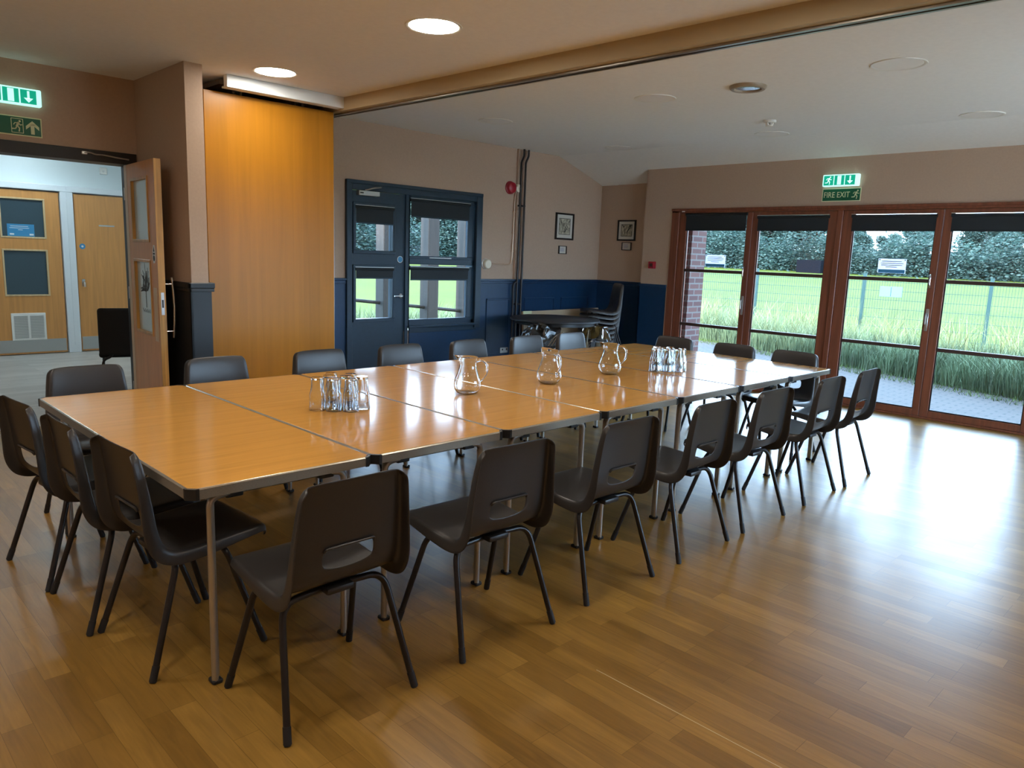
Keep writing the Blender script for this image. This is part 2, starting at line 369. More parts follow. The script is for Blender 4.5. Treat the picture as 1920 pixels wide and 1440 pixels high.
obj('window_frame', b, M['hardwood'], ws); obj('glass', box(NB(), 0.07, 1.715, -0.004, 0.004, 0.42, 2.03), M['pane'], ws); obj('glass', box(NB(), 1.785, 3.43, -0.004, 0.004, 0.42, 2.03), M['pane'], ws)
struct('wall_west', box(NB(), -3.2, -3.0, -3.6, 9.1, 0, 2.96), M['paint'])
# wall_north: lobby opening x -0.9..1.33, z 0..2.08 and window/door opening x 3.40..5.13, z 0..2.08
b = NB()
box(b, -3.0, -0.9, YN, YN + 0.22, 0, 2.96); box(b, -0.9, 1.345, YN, YN + 0.22, 2.11, 2.96); box(b, 1.345, 3.38, YN, YN + 0.22, 0, 2.96)
box(b, 3.38, 5.20, YN, YN + 0.22, 2.15, 2.96); box(b, 5.20, 7.7, YN, YN + 0.22, 0, 2.96); box(b, 4.10, 5.20, YN, YN + 0.22, 0, 0.60)
struct('wall_north', b, M['paint'])
# nib wall between the lobby doors and the stacked partition
struct('wall_nib', box(NB(), 1.385, 1.515, 3.43, YN, 0, ZC), M['paint'])
# alcove end wall and the glazed wall with its opening y -0.95..3.17, z 0..2.115
struct('wall_alcove', box(NB(), 7.45, 7.7, 3.45, YN, 0, 2.96), M['paint'])
b = NB()
box(b, XE, 7.52, 3.17, 3.59, 0, 2.96); box(b, XE, 7.52, -0.97, 3.17, 2.115, 2.96); box(b, XE, 7.52, -3.6, -0.97, 0, 2.96)
struct('wall_east', b, M['paint'])
# ceiling: flat, then a gentle slope to the glazed wall, dipping further in the alcove
b = NB()
def quad(b, pts): return b.faces.new([b.verts.new(p) for p in pts])
quad(b, [(-3.0, -3.6, ZC), (6.54, -3.6, ZC), (6.54, YN, ZC), (-3.0, YN, ZC)])
ys = [-3.6, 0.0, 3.5, 3.62, 3.9, 4.2, YN + 0.01]
def crow(y):
    t_ = min(1, max(0, (y - 3.62) / 0.84)); z2 = 2.617 - 0.097 * t_; ze = 2.456 if y > 3.55 else 2.585
    return [b.verts.new((6.54, y, ZC)), b.verts.new((6.91, y, (ZC + z2) / 2)), b.verts.new((7.28, y, z2)), b.verts.new((7.47, y, ze - 0.004))]
rows = [crow(y) for y in ys]
for ra, rb in zip(rows[:-1], rows[1:]):
    for i in range(3): b.faces.new((ra[i], ra[i + 1], rb[i + 1], rb[i]))
bmesh.ops.remove_doubles(b, verts=b.verts, dist=1e-4)
r = bmesh.ops.extrude_face_region(b, geom=list(b.faces))
for g in r['geom']:
    if isinstance(g, bmesh.types.BMVert): g.co.z = 2.95
struct('ceiling', b, M['ceil'], smooth=True)
struct('roof', box(box(NB(), -3.3, 8.15, -3.9, 5.2, 2.97, 3.2), -3.3, 3.3, 5.2, 9.2, 2.97, 3.2), M['shed'], 'unseen flat roof slab with eaves, added to block light over the room', 'roof')  # unseen slab put in above the ceiling to block sun and sky
# dado panelling and rails
b = NB()
box(b, 1.515, 3.37, YN - 0.014, YN, 0, ZD - 0.012); box(b, 5.21, 7.45, YN - 0.014, YN, 0, ZD - 0.012); box(b, 4.17, 5.21, YN - 0.014, YN, 0, 0.60)
for (xa, xb) in ((5.325, 5.735), (5.98, 6.55), (6.68, 7.25)):
    za, zb = 0.24, 0.945
    for q in ((xa, xb, zb - 0.02, zb), (xa, xb, za, za + 0.02), (xa, xa + 0.02, za, zb), (xb - 0.02, xb, za, zb)):
        box(b, q[0], q[1], YN - 0.026, YN - 0.012, q[2], q[3], 0.004, 1)
struct('trim_2', b, M['navy'])
b = NB()
for x0, x1 in ((1.52, 3.37), (5.21, 7.45)):
    prism(b, [(YN, ZD + 0.012), (YN - 0.032, ZD + 0.008), (YN - 0.034, ZD - 0.008), (YN - 0.022, ZD - 0.016), (YN - 0.022, ZD - 0.042), (YN, ZD - 0.05)], x0, x1, 'YZ')
struct('trim_3', b, M['navy'])
b = NB(); box(b, 7.436, 7.45, 3.59, YN - 0.014, 0, ZD - 0.012); prism(b, [(7.45, ZD + 0.012), (7.418, ZD + 0.008), (7.416, ZD - 0.008), (7.428, ZD - 0.016), (7.428, ZD - 0.042), (7.45, ZD - 0.05)], 3.59, YN - 0.03, 'XZ')
struct('trim_4', b, M['navy'])
b = NB(); box(b, XE - 0.012, XE, 3.19, 3.602, 0, ZD); box(b, XE - 0.012, 7.45, 3.59, 3.602, 0, ZD); box(b, XE - 0.02, XE, 3.185, 3.61, ZD - 0.03, ZD + 0.004, 0.004, 1)
struct('trim_5', b, M['navy'])
b = NB(); box(b, XE - 0.012, XE, -3.6, -0.99, 0, ZD); struct('trim_6', b, M['navy'])
b = NB()   # dark panelling that wraps the nib
box(b, 1.371, 1.385, 3.416, YN, 0, ZD); box(b, 1.371, 1.529, 3.416, 3.43, 0, ZD); box(b, 1.515, 1.529, 3.43, 3.60, 0, ZD)
for q in ((1.350, 1.371, 3.395, YN), (1.350, 1.550, 3.395, 3.416), (1.529, 1.550, 3.416, 3.60)):
    box(b, q[0], q[1], q[2], q[3], ZD - 0.03, ZD + 0.012, 0.005, 1)
    box(b, q[0] + 0.006 if q[0] < 1.36 else q[0], q[1] if q[1] < 1.54 else q[1] - 0.006, q[2], q[3], ZD - 0.055, ZD - 0.03, 0.003, 1)
struct('trim_7', b, mat('charcoal_panelling', (0.010, 0.012, 0.015), 0.45))
b = NB(); box(b, 5.21, 7.44, YN - 0.028, YN - 0.014, 0, 0.12, 0.003, 1); struct('baseboard_north', b, M['navy'])

# ceiling boxing with the partition track
tx0, ty0, tx1, ty1 = 2.862, 4.44, 3.09, -3.6
dx = (tx1 - tx0) / (ty1 - ty0)
def bx_at(y): return tx0 + dx * (y - ty0)
b = NB()
prism(b, [(bx_at(ty0) - 0.10, ty0), (bx_at(ty0) + 0.005, ty0), (bx_at(ty1) + 0.005, ty1), (bx_at(ty1) - 0.10, ty1)], 2.648, ZC, 'XY')
struct('trim_8', b, M['beam'])
tr = struct_root('trim_9', (0, 0, 0))
for nm, o0, o1, za, zb, mm in (('track_rail', -0.045, -0.018, 2.634, 2.648, M['track']), ('track_rail', 0.004, 0.024, 2.634, 2.668, M['track']), ('track_slot', -0.018, 0.004, 2.640, 2.648, M['cap'])):
    b = NB(); prism(b, [(bx_at(ty0) + o0, ty0), (bx_at(ty0) + o1, ty0), (bx_at(ty1) + o1, ty1), (bx_at(ty1) + o0, ty1)], za, zb, 'XY'); obj(nm, b, mm, tr)
# white housing of the stacking track above the folded partition
hs = struct_root('trim_10', (0, 0, 0))
b = NB(); box(b, 1.76, 2.80, 3.565, 3.625, 2.662, ZC, 0.003, 1); box(b, 1.76, 2.80, 3.625, 3.66, 2.662, 2.675); obj('track_housing', b, M['whitepaint'], hs)
b = NB(); box(b, 1.76, 2.80, 3.70, 4.30, 2.70, 2.735); box(b, 1.80, 2.78, 3.66, 3.70, 2.685, ZC - 0.002); obj('track_plate', b, M['track'], hs)

# folded movable partition, stacked beside the nib
pt = thing('folding_partition', 'stack of folded amber wood veneer partition panels against wall', 'partition', (1.66, 3.72, 0))
for k in range(5):
    y0 = k * 0.125
    obj('panel', box(NB(), 0.0 if k else -0.02, 1.12, y0, y0 + 0.10, 0.03, 2.645, 0.003, 1), M['maple'], pt)
    obj('edge_strip', box(NB(), 1.12, 1.128, y0 + 0.01, y0 + 0.09, 0.03, 2.645), M['track'], pt)
    b = NB(); cyl(b, (0.3, y0 + 0.05, 2.645), (0.3, y0 + 0.05, 2.70), 0.012, 8); cyl(b, (0.85, y0 + 0.05, 2.645), (0.85, y0 + 0.05, 2.70), 0.012, 8); box(b, 0.02, 1.08, y0 + 0.02, y0 + 0.08, 0.0, 0.03)
    obj('hanger', b, M['track'], pt)

# ------------------------------------------------------------------ lobby beyond the opening
struct('wall_lobby_north', box(NB(), -3.0, 3.2, LOB + 0.06, LOB + 0.2, 0, 2.8), M['lobbywall'])
struct('wall_lobby_east', box(NB(), 3.05, 3.2, 4.68, LOB + 0.06, 0, 2.8), M['lobbywall'])
struct('ceiling_lobby', box(NB(), -3.0, 3.2, 4.68, LOB + 0.2, 2.70, 2.9), M['ceil'])
b = NB(); box(b, -3.0, -0.9, YN + 0.22, YN + 0.225, 0, 2.7); box(b, 1.345, 3.05, YN + 0.22, YN + 0.225, 0, 2.7); box(b, -0.9, 1.345, YN + 0.22, YN + 0.225, 2.11, 2.7)
struct('wall_lobby_south', b, M['lobbywall'])
# opening frame (dark) and overhead closer arm
fr = struct_root('trim_11', (0, YN, 0))
obj('head', box(NB(), -0.95, 1.375, -0.018, 0.22, 2.085, 2.175, 0.003, 1), M['black_paint'], fr)
obj('jamb', box(NB(), 1.325, 1.372, -0.018, 0.22, 0, 2.085, 0.003, 1), M['black_paint'], fr)
obj('jamb', box(NB(), -0.95, -0.9, -0.018, 0.22, 0, 2.085, 0.003, 1), M['black_paint'], fr)
b = NB(); tube(b, smooth_path([(0.98, -0.028, 2.142), (1.02, -0.034, 2.150), (1.06, -0.03, 2.138), (1.12, -0.03, 2.140), (1.22, -0.045, 2.128), (1.31, -0.03, 2.124)], 0.02), 0.006, 8)
box(b, 0.965, 1.005, -0.034, -0.018, 2.130, 2.155, 0.004, 1)
obj('closer_arm', b, M['steel'], fr)

def lobby_door(n, x0, x1, glazed):
    rt = struct_root('door_%d' % n, (x0, LOB, 0)); w = x1 - x0
    if glazed:
        b = NB(); gx0, gx1 = 0.14, w - 0.17
        box(b, 0, gx0, 0, 0.044, 0.01, 2.05); box(b, gx1, w, 0, 0.044, 0.01, 2.05)
        for za, zb in ((0.01, 0.755), (1.315, 1.475), (1.945, 2.05)): box(b, gx0, gx1, 0, 0.044, za, zb)
        obj('leaf', b, M['oakdoor'], rt)
        for za, zb in ((0.755, 1.315), (1.475, 1.945)):
            g = obj('glass', box(NB(), gx0, gx1, 0.018, 0.026, za, zb), M['darkglass'], rt)
            b = NB()
            for q in ((gx0 - .012, gx1 + .012, za - .012, za + .008), (gx0 - .012, gx1 + .012, zb - .008, zb + .012), (gx0 - .012, gx0 + .008, za, zb), (gx1 - .008, gx1 + .012, za, zb)):
                box(b, q[0], q[1], -0.006, 0.018, q[2], q[3], 0.002, 1)
            obj('glazing_bead', b, M['doorlip'], rt)
        v = obj('vent_grille', box(NB(), 0.17 + 0.07 * 0, 0.55, -0.012, 0.0, 0.185, 0.53, 0.004, 1), M['white'], rt)
        v.location.x = -0.0
        for xa in (0.20, 0.375):
            b = NB()
            for k in range(14): box(b, xa, xa + 0.15, -0.015, -0.0115, 0.215 + k * 0.0205, 0.215 + k * 0.0205 + 0.012)
            obj('louvre', b, M['steel'], v)
    else:
        obj('leaf', box(NB(), 0, w, 0, 0.044, 0.01, 2.05, 0.002, 1), M['oakdoor'], rt)
        pl = obj('name_plate', box(NB(), 0.285, 0.475, -0.004, 0, 1.653, 1.672), M['steel'], rt)
        b = NB(); disc2(b, (0.075, 1.385), 0.036, -0.003, 0, 'XZ'); dsc = obj('door_sign', b, M['blue'], rt)
        dsc['label'] = 'round blue fire door sticker'
        b = NB(); disc2(b, (0.075, 1.385), 0.014, -0.004, -0.003, 'XZ'); obj('emblem', b, M['whitepaint'], dsc)
        b = NB(); box(b, 0.045, 0.085, -0.008, 0, 0.86, 0.96, 0.004, 1); tube(b, smooth_path([(0.065, -0.005, 0.92), (0.065, -0.045, 0.92), (0.065, -0.05, 0.86)], 0.015), 0.012, 8); obj('door_handle', b, M['chrome'], rt)
    obj('kick_plate', box(NB(), 0.01, w - 0.01, -0.004, 0, 0.03, 0.19 if glazed else 0.20), M['steel'], rt)
    return rt
lobby_door(1, 1.07, 1.85, True)
lobby_door(2, 2.02, 2.84, False)
b = NB()
for x in (0.98, 1.862, 2.85): box(b, x, x + (0.147 if x == 1.862 else 0.075), LOB - 0.03, LOB + 0.06, 0, 2.064, 0.004, 1)
box(b, 0.98, 2.925, LOB - 0.03, LOB + 0.06, 2.065, 2.14, 0.004, 1); box(b, 1.932, 1.938, LOB - 0.034, LOB - 0.03, 0.1, 2.13)
struct('trim_12', b, M['whitepaint'])
t = thing('door_notice', 'blue notice behind upper glass pane of the lobby door with vent', 'notice', (1.42, LOB + 0.017, 1.56))
obj('sheet', box(NB(), -0.145, 0.145, -0.001, 0.0, -0.075, 0.075), M['blue'], t)
b = NB()
for k, (a, c) in enumerate(((-0.11, 0.08), (-0.12, 0.09), (-0.03, 0.02))): box(b, a, c, -0.0018, -0.001, 0.045 - k * 0.022, 0.051 - k * 0.022)
for a in (-0.12, 0.09): box(b, a, a + 0.045, -0.0018, -0.001, -0.06, -0.04)
obj('lettering', b, M['whitepaint'], t)
t = thing('wall_sensor', 'small square white sensor high on the lobby wall', 'sensor', (2.41, LOB + 0.06, 2.375))
obj('plate', box(NB(), -0.045, 0.045, -0.02, 0, -0.045, 0.045, 0.006, 1), M['white'], t)
b = NB(); disc2(b, (0, -0.002), 0.012, -0.024, -0.02, 'XZ'); obj('button', b, M['steel'], t)
# lobby lighting (cool): one round panel that stands over the part we look at, two deeper
def downlight(x, y, z, lit, label, grp, r=0.155, kind='panel', m=None):
    t = thing('downlight', label, 'ceiling light', (x, y, z), 0, grp)
    obj('trim_ring', lathe(NB(), [(r - 0.012, -0.001), (r + 0.002, -0.006), (r + 0.010, -0.0045), (r + 0.012, 0.0), (r - 0.012, 0.0)], 40, closed=True), M['white'], t, True)
    b = NB(); lathe(b, [(0, -0.002), (r - 0.012, -0.002), (r - 0.010, 0.0), (0, 0.0)], 40)
    obj('diffuser', b, m or (M['lamp'] if lit else M['off']), t)
    return t
downlight(0.2, 6.9, 2.70, True, 'round lit ceiling light panel in the lobby', 'lobby ceiling lights', m=M['lobbylamp'])
downlight(2.6, 6.9, 2.70, True, 'round lit ceiling light panel in the lobby', 'lobby ceiling lights', m=M['lobbylamp'])
downlight(1.4, 8.1, 2.70, True, 'round lit ceiling light panel in the lobby', 'lobby ceiling lights', m=M['lobbylamp'])
# upholstered chair in the lobby
t = thing('upholstered_chair', 'charcoal upholstered chair standing in the lobby behind open door', 'chair', (1.47, 5.22, 0), math.radians(163))
b = NB(); box(b, -0.225, 0.225, -0.03, 0.03, 0.46, 0.885, 0.028, 4); o = obj('backrest', b, M['fabric'], t, True); o.location = (0, 0.22, 0); o.rotation_euler = (math.radians(-6), 0, 0)
obj('seat', box(NB(), -0.23, 0.23, -0.26, 0.2, 0.42, 0.475, 0.022, 3), M['fabric'], t, True)
for sx in (-1, 1):
    b = NB(); tube(b, smooth_path([(sx * 0.12, 0.235, 0.62), (sx * 0.12, 0.235, 0.44), (sx * 0.20, 0.20, 0.40), (sx * 0.215, 0.28, 0.0)], 0.04), 0.011, 10); obj('leg', b, M['tube'], t, True)
    b = NB(); tube(b, smooth_path([(sx * 0.15, -0.05, 0.41), (sx * 0.20, -0.20, 0.41), (sx * 0.215, -0.27, 0.0)], 0.04), 0.011, 10); obj('leg', b, M['tube'], t, True)

# open door leaf with two glazed panels; local y runs from the hinge to the free edge, face at x=0
dl = thing('door_5', None, None, (1.268, 4.43, 0), 0); dl['kind'] = 'structure'
dl.rotation_euler = (0, 0, math.radians(180 - 4.2))
# after turning ~180 deg: local +y points to world -y, local +x to world -x
def leafpart(bm, name, m, par=None, sm=False): return obj(name, bm, m, par or dl, sm)
LW = 0.835; TH = 0.048
b = NB()
box(b, -TH, 0, 0.0, 0.19, 0.01, 2.075); box(b, -TH, 0, 0.64, LW - 0.006, 0.01, 2.075)
for za, zb in ((0.01, 0.76), (1.325, 1.48), (1.95, 2.075)): box(b, -TH, 0, 0.19, 0.64, za, zb)
leafpart(b, 'leaf', M['oakdoor'])
leafpart(box(NB(), -TH, 0.001, LW - 0.006, LW, 0.01, 2.075), 'door_edge', M['edgewood'])
leafpart(box(NB(), -0.001, 0.002, 0.0, 0.075, 0.01, 2.075), 'hinge_lipping', M['doorlip'])
for za, zb in ((0.76, 1.325), (1.48, 1.95)):
    g = leafpart(box(NB(), -0.028, -0.018, 0.19, 0.64, za, zb), 'glass', M['frost_refl'])
    b = NB()
    for q in ((0.178, 0.652, za - .012, za + .010), (0.178, 0.652, zb - .010, zb + .012), (0.178, 0.200, za, zb), (0.630, 0.652, za, zb)):
        box(b, -0.018, 0.006, q[0], q[1], q[2], q[3], 0.002, 1); box(b, -TH - 0.006, -0.028, q[0], q[1], q[2], q[3], 0.002, 1)
    leafpart(b, 'glazing_bead', M['edgewood'])
    if za < 1:
        rnd = random.Random(5); b = NB(); cx, cz = 0.42, 1.02
        stroke(b, [(cx, cz - 0.06), (cx, cz + 0.06)], 0.014, -0.018, -0.017, 'YZ')
        for k in range(46):
            a = rnd.uniform(0.15, PI - 0.15); r0 = rnd.uniform(0.0, 0.08); r1 = r0 + rnd.uniform(0.03, 0.09)
            stroke(b, [(cx + math.cos(a) * r0, cz + 0.06 + math.sin(a) * r0 * 1.3), (cx + math.cos(a + 0.2) * r1, cz + 0.06 + math.sin(a + 0.2) * r1 * 1.4)], 0.007, -0.018, -0.017, 'YZ')
        for k in range(7): stroke(b, [(cx - 0.10 + k * 0.03, cz - 0.075 - 0.012 * (k % 2)), (cx - 0.08 + k * 0.03, cz - 0.10)], 0.005, -0.018, -0.017, 'YZ')
        obj('etched_tree', b, M['darkink'], g)
b = NB(); box(b, 0, 0.0015, 0.70, 0.79, 0.72, 1.13); leafpart(b, 'push_plate', M['doorlip'])
b = NB(); prism(b, [(0.715, 1.345), (0.715, 1.40), (0.74, 1.45), (0.775, 1.45), (0.79, 1.40), (0.79, 1.345), (0.77, 1.315), (0.73, 1.315)], 0, 0.0015, 'YZ'); st = leafpart(b, 'door_sign', M['white'])
b = NB(); disc2(b, (0.752, 1.352), 0.022, 0.0015, 0.0025, 'YZ'); box(b, 0.0015, 0.0025, 0.730, 0.775, 1.378, 1.392); prism(b, [(0.735, 1.40), (0.77, 1.40), (0.752, 1.44)], 0.0015, 0.0025, 'YZ'); obj('emblem', b, M['darkink'], st)
b = NB(); box(b, -0.036, -0.012, LW, LW + 0.003, 0.93, 1.10, 0.001, 1); lk = leafpart(b, 'lock_plate', M['steel']); obj('keep', box(NB(), -0.030, -0.018, LW + 0.003, LW + 0.004, 0.985, 1.045), M['cap'], lk)
b = NB(); tube(b, smooth_path([(-TH, 0.79, 1.16), (-TH - 0.06, 0.79, 1.16)], 0.01), 0.008, 10); tube(b, smooth_path([(-TH, 0.79, 0.80), (-TH - 0.06, 0.79, 0.80)], 0.01), 0.008, 10)
tube(b, [(-TH - 0.06, 0.79, 1.21), (-TH - 0.068, 0.79, 1.10), (-TH - 0.072, 0.79, 0.98), (-TH - 0.068, 0.79, 0.86), (-TH - 0.06, 0.79, 0.75)], 0.010, 12)
leafpart(b, 'pull_handle', M['chrome'], None, True)
b = NB()
for z in (0.25, 1.05, 1.85): cyl(b, (0.0, 0.0, z - 0.05), (0.0, 0.0, z + 0.05), 0.009, 10)
leafpart(b, 'hinge', M['steel'])

# ------------------------------------------------------------------ blue door and window in the north wall
bd = struct_root('door_3', (3.40, YN, 0))
b = NB()
box(b, -0.03, 0.0, -0.03, 0.12, 0, 2.09); box(b, -0.03, 1.81, -0.03, 0.12, 2.075, 2.165, 0.004, 1); box(b, 0.705, 0.745, -0.02, 0.12, 0, 2.08)
box(b, -0.045, 0.02, -0.038, -0.002, 0, 2.165, 0.004, 1); box(b, -0.045, 1.81, -0.042, -0.002, 2.135, 2.172, 0.004, 1)
obj('door_frame', b, M['slate'], bd)
b = NB()
box(b, 0.0, 0.07, 0.0, 0.05, 0.01, 2.07); box(b, 0.53, 0.703, 0.0, 0.05, 0.01, 2.07)
for za, zb in ((0.01, 0.755), (1.285, 1.47), (1.92, 2.07)): box(b, 0.07, 0.53, 0.0, 0.05, za, zb)
obj('leaf', b, M['slate'], bd)
def blue_casing(par, x0, x1, z0, z1, w=0.035, d=0.03):
    b = NB()
    for q in ((x0 - w, x1 + w, z0 - w, z0), (x0 - w, x1 + w, z1, z1 + w), (x0 - w, x0, z0, z1), (x1, x1 + w, z0, z1)): box(b, q[0], q[1], -d, 0.0, q[2], q[3], 0.004, 1)
    obj('casing', b, M['slate'], par)
for za, zb in ((0.755, 1.285), (1.47, 1.92)):
    blue_casing(bd, 0.07, 0.53, za, zb)
    obj('glass', box(NB(), 0.07, 0.53, 0.022, 0.028, za, zb), M['pane'], bd)
b = NB(); disc2(b, (0.645, 1.385), 0.036, -0.003, 0, 'XZ'); ds = obj('door_sign', b, M['whitepaint'], bd)
b = NB(); disc2(b, (0.645, 1.385), 0.031, -0.004, -0.003, 'XZ'); obj('emblem', b, M['blue'], ds)
b = NB(); disc2(b, (0.655, 0.99), 0.026, -0.010, 0, 'XZ'); tube(b, smooth_path([(0.655, -0.005, 0.99), (0.655, -0.05, 0.99), (0.54, -0.055, 0.992)], 0.015), 0.009, 10); obj('door_handle', b, M['chrome'], bd, True)
b = NB(); box(b, 0.09, 0.345, -0.05, -0.002, 2.022, 2.072, 0.004, 1); cl = obj('door_closer', b, M['steel'], bd)
obj('closer_arm', tube(NB(), [(0.16, -0.055, 2.075), (0.24, -0.10, 2.10), (0.36, -0.05, 2.118)], 0.007, 8), M['steel'], cl)
obj('badge', box(NB(), 0.105, 0.145, -0.052, -0.05, 2.042, 2.054), M['cap'], cl)
# window part
wd = struct_root('window_1', (4.145, YN, 0))
b = NB()
box(b, 0, 0.03, 0.0, 0.10, 0.66, 2.075); box(b, 0.95, 1.055, 0.0, 0.12, 0.60, 2.09); box(b, 0, 1.055, 0.0, 0.10, 1.335, 1.405, 0.006, 1); box(b, 0, 1.0, 0.0, 0.10, 2.05, 2.09)
box(b, 0, 1.0, 0.0, 0.10, 0.66, 0.70)
box(b, 0.975, 1.065, -0.038, -0.002, 0.60, 2.165, 0.004, 1)
for za, zb in ((0.725, 1.30), (1.43, 2.03)):
    for q in ((0.005, 0.955, za - 0.03, za), (0.005, 0.955, zb, zb + 0.02), (0.005, 0.03, za, zb), (0.87, 0.955, za, zb)): box(b, q[0], q[1], 0.0, 0.045, q[2], q[3], 0.004, 1)
obj('window_frame', b, M['slate'], wd)
for za, zb in ((0.725, 1.30), (1.43, 2.03)): obj('glass', box(NB(), 0.03, 0.87, 0.02, 0.026, za, zb), M['pane'], wd)
b = NB(); box(b, -0.005, 1.03, -0.055, 0.02, 0.635, 0.662, 0.006, 2); box(b, 0.02, 1.02, -0.02, 0.0, 0.575, 0.635, 0.004, 1); obj('window_sill', b, M['slate'], wd)
b = NB(); box(b, 0.30, 0.62, -0.012, 0.0, 1.405, 1.418, 0.003, 1); obj('window_catch', b, M['steel'], wd)

def roller_blind(cx, face, z_top, z_bot, w, axis, label, grp, off=0.03, cassette=True):
    """axis 'x': hangs on the north wall (drop faces -y); axis 'y': on the glazed wall (drop faces -x)"""
    rz = 0 if axis == 'x' else -PI / 2
    t = thing('roller_blind', label, 'roller blind', (cx, face, 0) if axis == 'x' else (face, cx, 0), rz, grp)
    h = w / 2
    obj('fabric_drop', box(NB(), -h + 0.01, h - 0.01, -off, -off + 0.002, z_bot, z_top), M['blind'], t)
    b = NB(); cyl(b, (-h, -off + 0.008, z_top + 0.0), (h, -off + 0.008, z_top + 0.0), 0.016, 12); obj('roller', b, M['blind'], t)
    obj('bottom_bar', box(NB(), -h + 0.01, h - 0.01, -off - 0.006, -off + 0.008, z_bot - 0.014, z_bot, 0.003, 1), M['slate'] if axis == 'x' else M['blind'], t)
    if cassette: obj('head_rail', box(NB(), -h, h, -off - 0.01, -off + 0.0, z_top + 0.018, z_top + 0.024), M['steel'], t)
    return t
roller_blind(3.70, YN, 1.905, 1.755, 0.48, 'x', 'black roller blind on upper pane of slate blue door', 'roller blinds on the blue door and window')
roller_blind(3.70, YN, 1.275, 1.19, 0.48, 'x', 'black roller blind on lower pane of slate blue door', 'roller blinds on the blue door and window')
roller_blind(4.595, YN, 2.025, 1.86, 0.86, 'x', 'wide black roller blind on upper pane of window beside blue door', 'roller blinds on the blue door and window', 0.02)
roller_blind(4.595, YN, 1.29, 1.175, 0.86, 'x', 'wide black roller blind on lower pane of window beside blue door', 'roller blinds on the blue door and window', 0.02)

# ------------------------------------------------------------------ glazed wall: four hardwood door leaves
fr = struct_root('trim_13', (XE, 0, 0))
b = NB(); box(b, -0.015, 0.12, 3.06, 3.17, 0, 2.115, 0.004, 1); obj('jamb', b, M['hardwood'], fr)
b = NB(); box(b, -0.015, 0.12, -0.97, -0.90, 0, 2.115, 0.004, 1); obj('jamb', b, M['hardwood'], fr)
b = NB(); box(b, -0.015, 0.12, 1.045, 1.105, 0, 2.07, 0.004, 1); obj('mullion', b, M['hardwood'], fr)
b = NB(); box(b, -0.015, 0.12, -0.97, 3.17, 2.068, 2.115, 0.004, 1); box(b, -0.03, 0.0, -0.97, 3.17, 2.09, 2.118, 0.005, 2); obj('head', b, M['hardwood'], fr)
b = NB(); box(b, 0.0, 0.16, -0.97, 3.17, 0.0, 0.022, 0.003, 1); obj('threshold', b, M['hardwood'], fr)
def french(n, y0, y1, gy0, gy1, handle_side):
    rt = struct_root('door_%d' % n, (XE + 0.0, 0, 0))
    b = NB(); d0, d1 = 0.0, 0.058
    box(b, d0, d1, y0, gy0, 0.024, 2.066, 0.003, 1); box(b, d0, d1, gy1, y1, 0.024, 2.066, 0.003, 1)
    box(b, d0, d1, gy0, gy1, 0.024, 0.088, 0.003, 1); box(b, d0, d1, gy0, gy1, 2.028, 2.066, 0.003, 1)
    obj('leaf_frame', b, M['hardwood'], rt)
    for z in (0.705, 1.372): obj('glazing_bar', box(NB(), d0 + 0.004, d1 - 0.006, gy0, gy1, z - 0.018, z + 0.018, 0.003, 1), M['bar'], rt)
    obj('glass', box(NB(), 0.026, 0.032, gy0, gy1, 0.088, 2.028), M['pane'], rt)
    b = NB()
    for q in ((gy0, gy1, 0.088, 0.10), (gy0, gy0 + 0.01, 0.10, 2.028), (gy1 - 0.01, gy1, 0.10, 2.028)): box(b, 0.018, 0.026, *q)
    obj('glazing_seal', b, M['cap'], rt)
    if handle_side:
        hy = y0 + 0.035 if handle_side < 0 else y1 - 0.035
        b = NB(); tube(b, smooth_path([(0.0, hy, 1.30), (-0.055, hy, 1.31), (-0.06, hy, 1.37), (-0.055, hy, 1.43), (0.0, hy, 1.44)], 0.03), 0.009, 10); obj('pull_handle', b, M['chrome'], rt, True)
        b = NB(); box(b, -0.006, 0, hy - 0.014, hy + 0.014, 0.88, 1.10, 0.004, 1); tube(b, smooth_path([(0, hy, 1.05), (-0.045, hy, 1.05), (-0.048, hy, 0.95)], 0.015), 0.008, 8); cyl(b, (-0.012, hy, 0.92), (0, hy, 0.92), 0.011, 10); obj('door_handle', b, M['steel'], rt, True)
    return rt
french(6, 2.082, 3.058, 2.15, 2.955, -1)
french(7, 1.107, 2.078, 1.20, 2.00, 0)
french(8, 0.082, 1.043, 0.145, 0.935, -1)
french(9, -0.898, 0.078, -0.795, 0.0, 0)
for cy, w, lab in ((2.555, 0.83, 'black roller blind on the leftmost glazed door leaf'), (1.60, 0.83, 'black roller blind on the second glazed door leaf from left'),
                   (0.545, 0.82, 'black roller blind on the third glazed door leaf, below the fire exit sign'), (-0.395, 0.82, 'black roller blind on the rightmost glazed door leaf')):
    z_top = 2.045 if cy > 2 else 2.005
    roller_blind(cy, XE, z_top, 1.866, w, 'y', lab, 'roller blinds on the glazed doors', 0.012, cy < 2)
def notice(cy, cz, lab):
    t = thing('window_notice', lab, 'notice', (XE + 0.02, cy, cz), -PI / 2)
    obj('sheet', box(NB(), -0.135, 0.135, -0.002, 0.0, -0.072, 0.072), M['paper'], t)
    obj('footer_band', box(NB(), -0.128, 0.128, -0.003, -0.002, -0.070, -0.036), M['blue'], t)
    b = NB()
    for k, (a, c) in enumerate(((-0.10, 0.09), (-0.11, 0.11), (-0.105, 0.10), (-0.06, 0.05))): box(b, a, c, -0.003, -0.002, 0.042 - k * 0.019, 0.049 - k * 0.019)
    obj('lettering', b, M['ink'], t)
    for x in (-0.122, 0.122): b = NB(); disc2(b, (x, 0.060), 0.006, -0.006, -0.002, 'XZ', 10); obj('fixing', b, M['cap'], t)
notice(2.53, 1.497, 'white notice with blue foot stuck on the leftmost glazed door')
notice(0.51, 1.507, 'white notice with blue foot stuck on the third glazed door from left')
